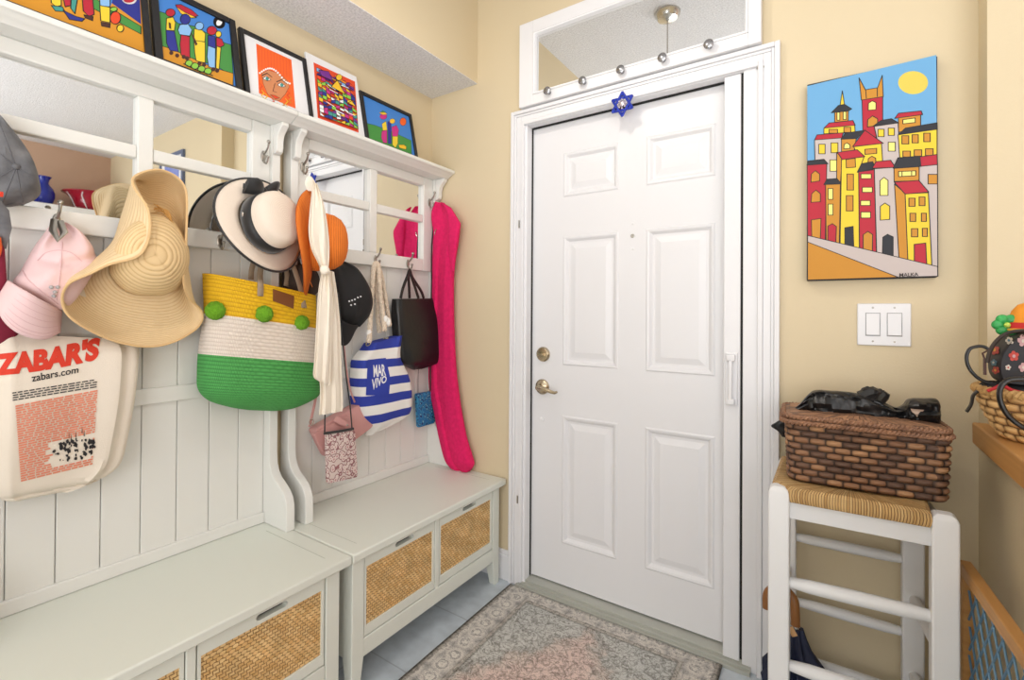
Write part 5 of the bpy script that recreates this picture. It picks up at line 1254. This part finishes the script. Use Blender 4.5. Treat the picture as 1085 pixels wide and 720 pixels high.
# umbrella behind the stool leg
ux, uy = 1.636, -.205
t = thing('umbrella', (ux, uy, 0), 'navy umbrella with a curved wooden handle standing behind the stool leg', 'umbrella')
mb = MB(); n = 48; rings = []
for z, r in ((.012, .006), (.05, .03), (.10, .055), (.15, .075), (.18, .078), (.215, .056), (.25, .038), (.285, .026), (.315, .018)):
    ring = []
    for j in range(n):
        a = 2*pi*j/n; k = 1+.28*math.cos(8*a+z*9)*min(1, r/.05)+.12*math.cos(3*a)
        ring.append((ux+r*k*math.cos(a), uy+r*k*math.sin(a), z))
    rings.append(ring)
mb.loft(rings); mb.build('canopy', NAVY, t, angle=60)
mb = MB(); cr = [(ux, uy, .30), (ux, uy, .34), (ux-.002, uy, .375)] + [(ux-.037+.036*math.cos(a), uy+.01*math.sin(a), .375+.034*math.sin(a)) for a in [pi*k/8 for k in range(1, 9)]] + [(ux-.073, uy, .355), (ux-.073, uy, .345)]
mb.tube(catmull(cr, 3), [.0125]*(3*(len(cr)-1)+1), 12); mb.build('crook_handle', WOODU, t)
mb = MB(); mb.tube([(ux, uy, .31), (ux, uy, .322)], .0135, 14); mb.build('collar', CHROME, t)
mb = MB(); mb.tube([(ux, uy, .0), (ux, uy, .02)], .005, 8); mb.build('ferrule', BLACK, t)
mb = MB(); a_ = P(837, 664, 'y', uy-.055); mb.tube([a_, a_+Vector((.012, -.002, -.02))], .008, 8, flat=.3, ref=(0, 1, 0)); mb.build('closing_tab', M('tan_leather', (206, 160, 110), .6), t)

# ================================================================ LEDGE, BASKET AND HANDBAG
mb = MB(); mb.box(2.03, 2.27, -1.47, -.094, .8828, .9385); o = mb.build('wooden_ledge', WOOD, bevel=.004, seg=3); tag(o, 'oak ledge board on top of the low wall at the right', 'ledge')
kx, ky = 2.165, -.27
t = thing('seagrass_basket', (kx, ky, .9385), 'round golden seagrass basket holding bags on the oak ledge', 'basket')
ring0 = [Vector((kx+.122*math.cos(2*pi*j/160), ky+.105*math.sin(2*pi*j/160), 0)) for j in range(160)]
mb = MB(); woven(mb, [(.9, 0), (1.02, .02), (1.2, .07), (1.28, .105)], (ring0, .72), .03, .0165, .0075, .9395); mb.f.pop(); mb.m.pop(); mb.uv.pop()
mb.build('basket_body', SEAG, t, angle=80, solid=.004)
mb = MB(); nn = 320
for s in range(2):
    st = []
    for i in range(nn+1):
        a = 2*pi*i/nn; th = a*44+pi*s; rr_ = 1.285
        st.append((kx+(.122*rr_+.006*math.cos(th))*math.cos(a), ky+(.105*rr_+.006*math.cos(th))*math.sin(a), 1.047+.006*math.sin(th)))
    mb.tube(st, .0062, 6, caps=(False, False))
mb.build('braided_rim', M('seagrass_rope', (206, 168, 108), .7, var=((160, 118, 66), 40, .5)), t)
mb = MB(); soft(mb, [((1042, 403), (1132, 406), .03), ((1037, 408), (1136, 411), .06), ((1040, 414), (1132, 417), .06), ((1046, 419), (1126, 422), .05)], 'y', -.28, (0, -1, 0), 5, 36, wr=.008, wrs=16)
t2 = thing('folded_black_bag', tuple(P(1085, 432, 'y', -.28)), 'black bag with red piping lying folded inside the seagrass basket', 'bag'); mb.build('bag_body', BLKC, t2)
mb = MB(); mb.tube(catmull([tuple(P(*q, 'y', -.36)) for q in ((1046, 414), (1054, 411), (1062, 408), (1072, 413), (1090, 417), (1110, 418))], 4), .0035, 8); mb.build('red_piping', M('red_piping', (176, 26, 36), .6), t2)
mb = MB(); mb.tube(catmull([tuple(P(*q, 'y', -.405)) for q in ((1104, 400), (1085, 401), (1070, 402), (1061.5, 408), (1059, 418), (1062, 430), (1070, 442), (1085, 453), (1104, 462))], 5), .0085, 10, flat=.6); mb.build('handle', VINYL, t2)
mb = MB(); mb.tube(catmull([tuple(P(*q, 'y', -.3)) for q in ((1036, 414), (1031, 419), (1029, 428), (1024, 436))], 4), .007, 8, flat=.5); mb.build('strap_end', VINYL, t2)
t = thing('flowered_handbag', tuple(P(1088, 403, 'y', -.29)), 'domed black handbag with red and white flowers standing on the seagrass basket', 'bag')
mb = MB(); px_slab(mb, [(1048, 397), (1045.5, 386), (1048, 373), (1055, 362), (1066, 354), (1085, 350.5), (1105, 353), (1119, 363), (1126, 378), (1127, 392), (1122, 402), (1088, 404), (1056, 402)], 'y', -.24, (0, -1, 0), .10); bv = mb.bvh(); mb.build('bag_body', FLOR, t)
def flower(cx, cy, r, c1, c2, m1):
    for k in range(5):
        a = 2*pi*k/5+cx; decal(m1[c1], bv, [[(cx+r*.62*math.cos(a)+r*.42*math.cos(x), cy+r*.62*math.sin(a)+r*.42*math.sin(x)) for x in [2*pi*i/8 for i in range(8)]]], 0, .0015, 4)
    decal(m1[c2], bv, [[(cx+r*.34*math.cos(x), cy+r*.34*math.sin(x)) for x in [2*pi*i/8 for i in range(8)]]], 0, .0024, 4)
ms = {k: MB() for k in ('red', 'white', 'teal', 'gold', 'pink')}
for cx, cy, r, a, b in ((1055, 371, 5, 'red', 'gold'), (1074, 377, 5.5, 'red', 'pink'), (1084, 361, 6, 'pink', 'white'), (1070, 361, 4, 'white', 'teal'), (1054, 384, 3.5, 'teal', 'white'), (1056, 392, 4, 'red', 'gold'), (1068, 389, 3, 'white', 'red'), (1084, 389, 5, 'pink', 'white'), (1100, 372, 6, 'red', 'white'), (1110, 388, 5, 'white', 'gold')): flower(cx, cy, r, a, b, ms)
cc_ = dict(red=(178, 66, 56), white=(200, 190, 178), teal=(80, 122, 140), gold=(222, 160, 60), pink=(190, 150, 150))
for k, m_ in ms.items():
    if m_.v: m_.build('flower_print', M('flower_'+k, cc_[k], .7), t, smooth=False)
mb = MB(); mb.tube(catmull([tuple(P(*q, 'y', -.345)) for q in ((1046, 384), (1049, 372), (1056, 361), (1067, 353), (1085, 350), (1104, 352))], 4), .004, 8); mb.build('zip', M('zip_metal', (60, 52, 48), .4, .5), t)
mb = MB(); mb.tube(catmull([tuple(P(*q, 'y', -.3)) for q in ((1049, 371), (1042, 367), (1034, 367), (1027, 370), (1024, 379), (1027, 390), (1036, 400), (1047, 405), (1060, 406))], 5), .0075, 10, flat=.5); mb.build('strap', VINYL, t)
mb = MB(); mb.tube([P(1043.5, 380, 'y', -.34), P(1043.5, 397, 'y', -.345)], .003, 8); mb.tube([P(1047, 371, 'y', -.32), P(1041, 374, 'y', -.33), P(1043.5, 381, 'y', -.34)], .002, 6); mb.build('zip_pull', M('zip_pull', (70, 44, 40), .4), t)
# clover and orange hat ornament on top of the handbag
t = thing('clover_ornament', tuple(P(1070, 353, 'y', -.28)), 'shiny green clover shaped ornament on top of the flowered handbag', 'ornament')
mb = MB(); c = P(1066.5, 344, 'y', -.28)
for k in range(6):
    a = pi/3*k; q = c+Vector((.014*math.cos(a), 0, .014*math.sin(a))); mb.ball(q, (.0115, .008, .0115), 12)
mb.build('leaves', M('green_foil', (60, 180, 90), .35, bump=(120, .5), var=((30, 120, 60), 90, .5)), t); mb = MB(); mb.ball(c+Vector((0, -.006, 0)), .006, 10); mb.build('centre', M('lime_bead', (190, 214, 90), .4), t)
t = thing('hat_ornament', tuple(P(1085, 353, 'y', -.27)), 'small orange party hat ornament with red band at the right edge', 'ornament')
mb = MB(); c = P(1089, 349, 'y', -.27); mb.revolve([(.034, 0), (.03, .02), (.026, .036), (.016, .05), (.002, .056)], c+Vector((0, 0, .006)), (0, 0, 1), 24); mb.build('crown', M('orange_felt', (236, 150, 40), .8), t)
mb = MB(); mb.revolve([(.036, 0), (.0355, .014), (.034, .014)], c+Vector((0, 0, .002)), (0, 0, 1), 24, caps=(False, False)); mb.build('band', M('red_felt', (200, 44, 44), .8), t)
mb = MB(); mb.revolve([(.034, -.004), (.04, -.002), (.04, .002), (.034, .003)], c, (0, 0, 1), 24); mb.build('brim', M('yellow_felt', (236, 176, 60), .8), t)

# pet gate beside the low wall
t = thing('pet_gate', (2.0, -.62, 0), 'wood framed pet gate with blue diamond wire mesh along the low wall', 'gate')
g0 = Vector((1.988, -.255, 0)); gd = Vector((.066, -1, 0)).normalized(); gn = Vector((gd.y, -gd.x, 0)); GL, GH = .78, .632
def gb(name, s0, s1, z0, z1, hw=.011):
    mb = MB(); mb.loft([[g0+gd*s0-gn*hw+Vector((0, 0, z)), g0+gd*s1-gn*hw+Vector((0, 0, z)), g0+gd*s1+gn*hw+Vector((0, 0, z)), g0+gd*s0+gn*hw+Vector((0, 0, z))] for z in (z0, z1)]); return mb.build(name, WOOD, t, bevel=.003)
gb('post', 0, .03, 0, GH-.0305); gb('post', GL-.03, GL, 0, GH-.0305); gb('top_rail', 0, GL, GH-.03, GH, .012); gb('bottom_rail', .03, GL-.03, .03, .06)
mb = MB(); W_, H_ = GL-.06, GH-.09; cw, ch = .052, .074
def seg_clip(x0, y0, slope):
    pts = []
    for k in range(0, 41):
        y = H_*k/40; x = x0+slope*y
        if 0 <= x <= W_: pts.append(g0+gd*(.03+x)+Vector((0, 0, .06+y)))
    return pts
sl = cw/ch; nmax = int((W_+sl*H_)/cw)+1
for i in range(-int(sl*H_/cw)-1, nmax):
    for sg in (1, -1):
        x0 = i*cw if sg > 0 else i*cw+int(sl*H_/cw)*cw
        pts = seg_clip(x0 if sg > 0 else i*cw, 0, sl*sg)
        if sg < 0: pts = seg_clip((i+int(sl*H_/cw)+1)*cw, 0, -sl)
        if len(pts) > 2: mb.tube([pts[0], pts[len(pts)//2], pts[-1]], .0024, 5)
mb.build('wire_mesh', BLUEM, t)

# ================================================================ KITCHEN SEEN IN THE MIRRORS
t = thing('wall_cabinet', (4.41, -1.1, 1.4), 'white kitchen wall cabinet with a flat top seen in the mirror panes', 'cabinet')
MB().box(4.24, 4.598, -2.0, -.02, 1.42, 2.12).build('cabinet_body', WHITE, t, bevel=.003)
MB().box(4.21, 4.598, -2.02, -.005, 2.12, 2.175).build('crown_board', WHITE, t, bevel=.006)
for k in range(4):
    y = -1.985+k*.492; MB().box(4.222, 4.24, y, y+.485, 1.43, 2.11).build('cabinet_door', WHITE, t, bevel=.004)
mb = MB(); mb.revolve([(.04, 0), (.062, .02), (.078, .07), (.08, .11), (.068, .15), (.042, .185), (.034, .205), (.04, .235), (.056, .262), (.05, .262), (.034, .236), (.004, .22)], (4.36, -.56, 2.1755), (0, 0, 1), 36)
tag(mb.build('blue_vase', M('cobalt_glaze', (24, 40, 140), .15)), 'glossy cobalt blue vase on the cabinet top, seen in the mirror', 'vase')
mb = MB(); mb.revolve([(.1, 0), (.12, .02), (.135, .08), (.15, .12), (.18, .15), (.212, .165), (.212, .172), (.18, .16), (.13, .12), (.01, .03)], (4.36, -.225, 2.1755), (0, 0, 1), 40); t3 = thing('red_bowl', (4.36, -.225, 2.1755), 'wide rimmed red bowl beside the blue vase, seen in the mirror', 'bowl')
mb.build('bowl_body', M('red_glaze', (150, 18, 40), .15), t3)
mb = MB()
for a0 in (3.6, 4.4): mb.tube([Vector((4.36+r*math.cos(a0+k), -.225+r*math.sin(a0+k), 2.1755+h)) for r, h, k in ((.108, .01, 0), (.128, .03, .05), (.142, .085, .15), (.157, .122, .2), (.188, .153, .1))], .004, 6)
mb.build('white_swirl', WPRINT, t3)
t = thing('framed_print', (3.1, -.012, 2.2), 'blue print in a grey-blue frame on the room wall, seen in the mirror', 'picture')
mb = MB()
for q in ((2.87, 2.90, 2.2, 2.575), (3.305, 3.335, 2.2, 2.575), (2.90, 3.305, 2.2, 2.23), (2.90, 3.305, 2.545, 2.575)): mb.box(q[0], q[1], -.022, -.001, q[2], q[3])
mb.build('frame', M('slate_frame', (92, 104, 132), .5), t)
MB().box(2.9, 3.305, -.012, -.001, 2.23, 2.545).build('mount', C('mat'), t); MB().box(2.96, 3.245, -.0135, -.012, 2.29, 2.485).build('print', M('blue_print', (86, 108, 190), .6, var=((150, 160, 210), 12, .5)), t)
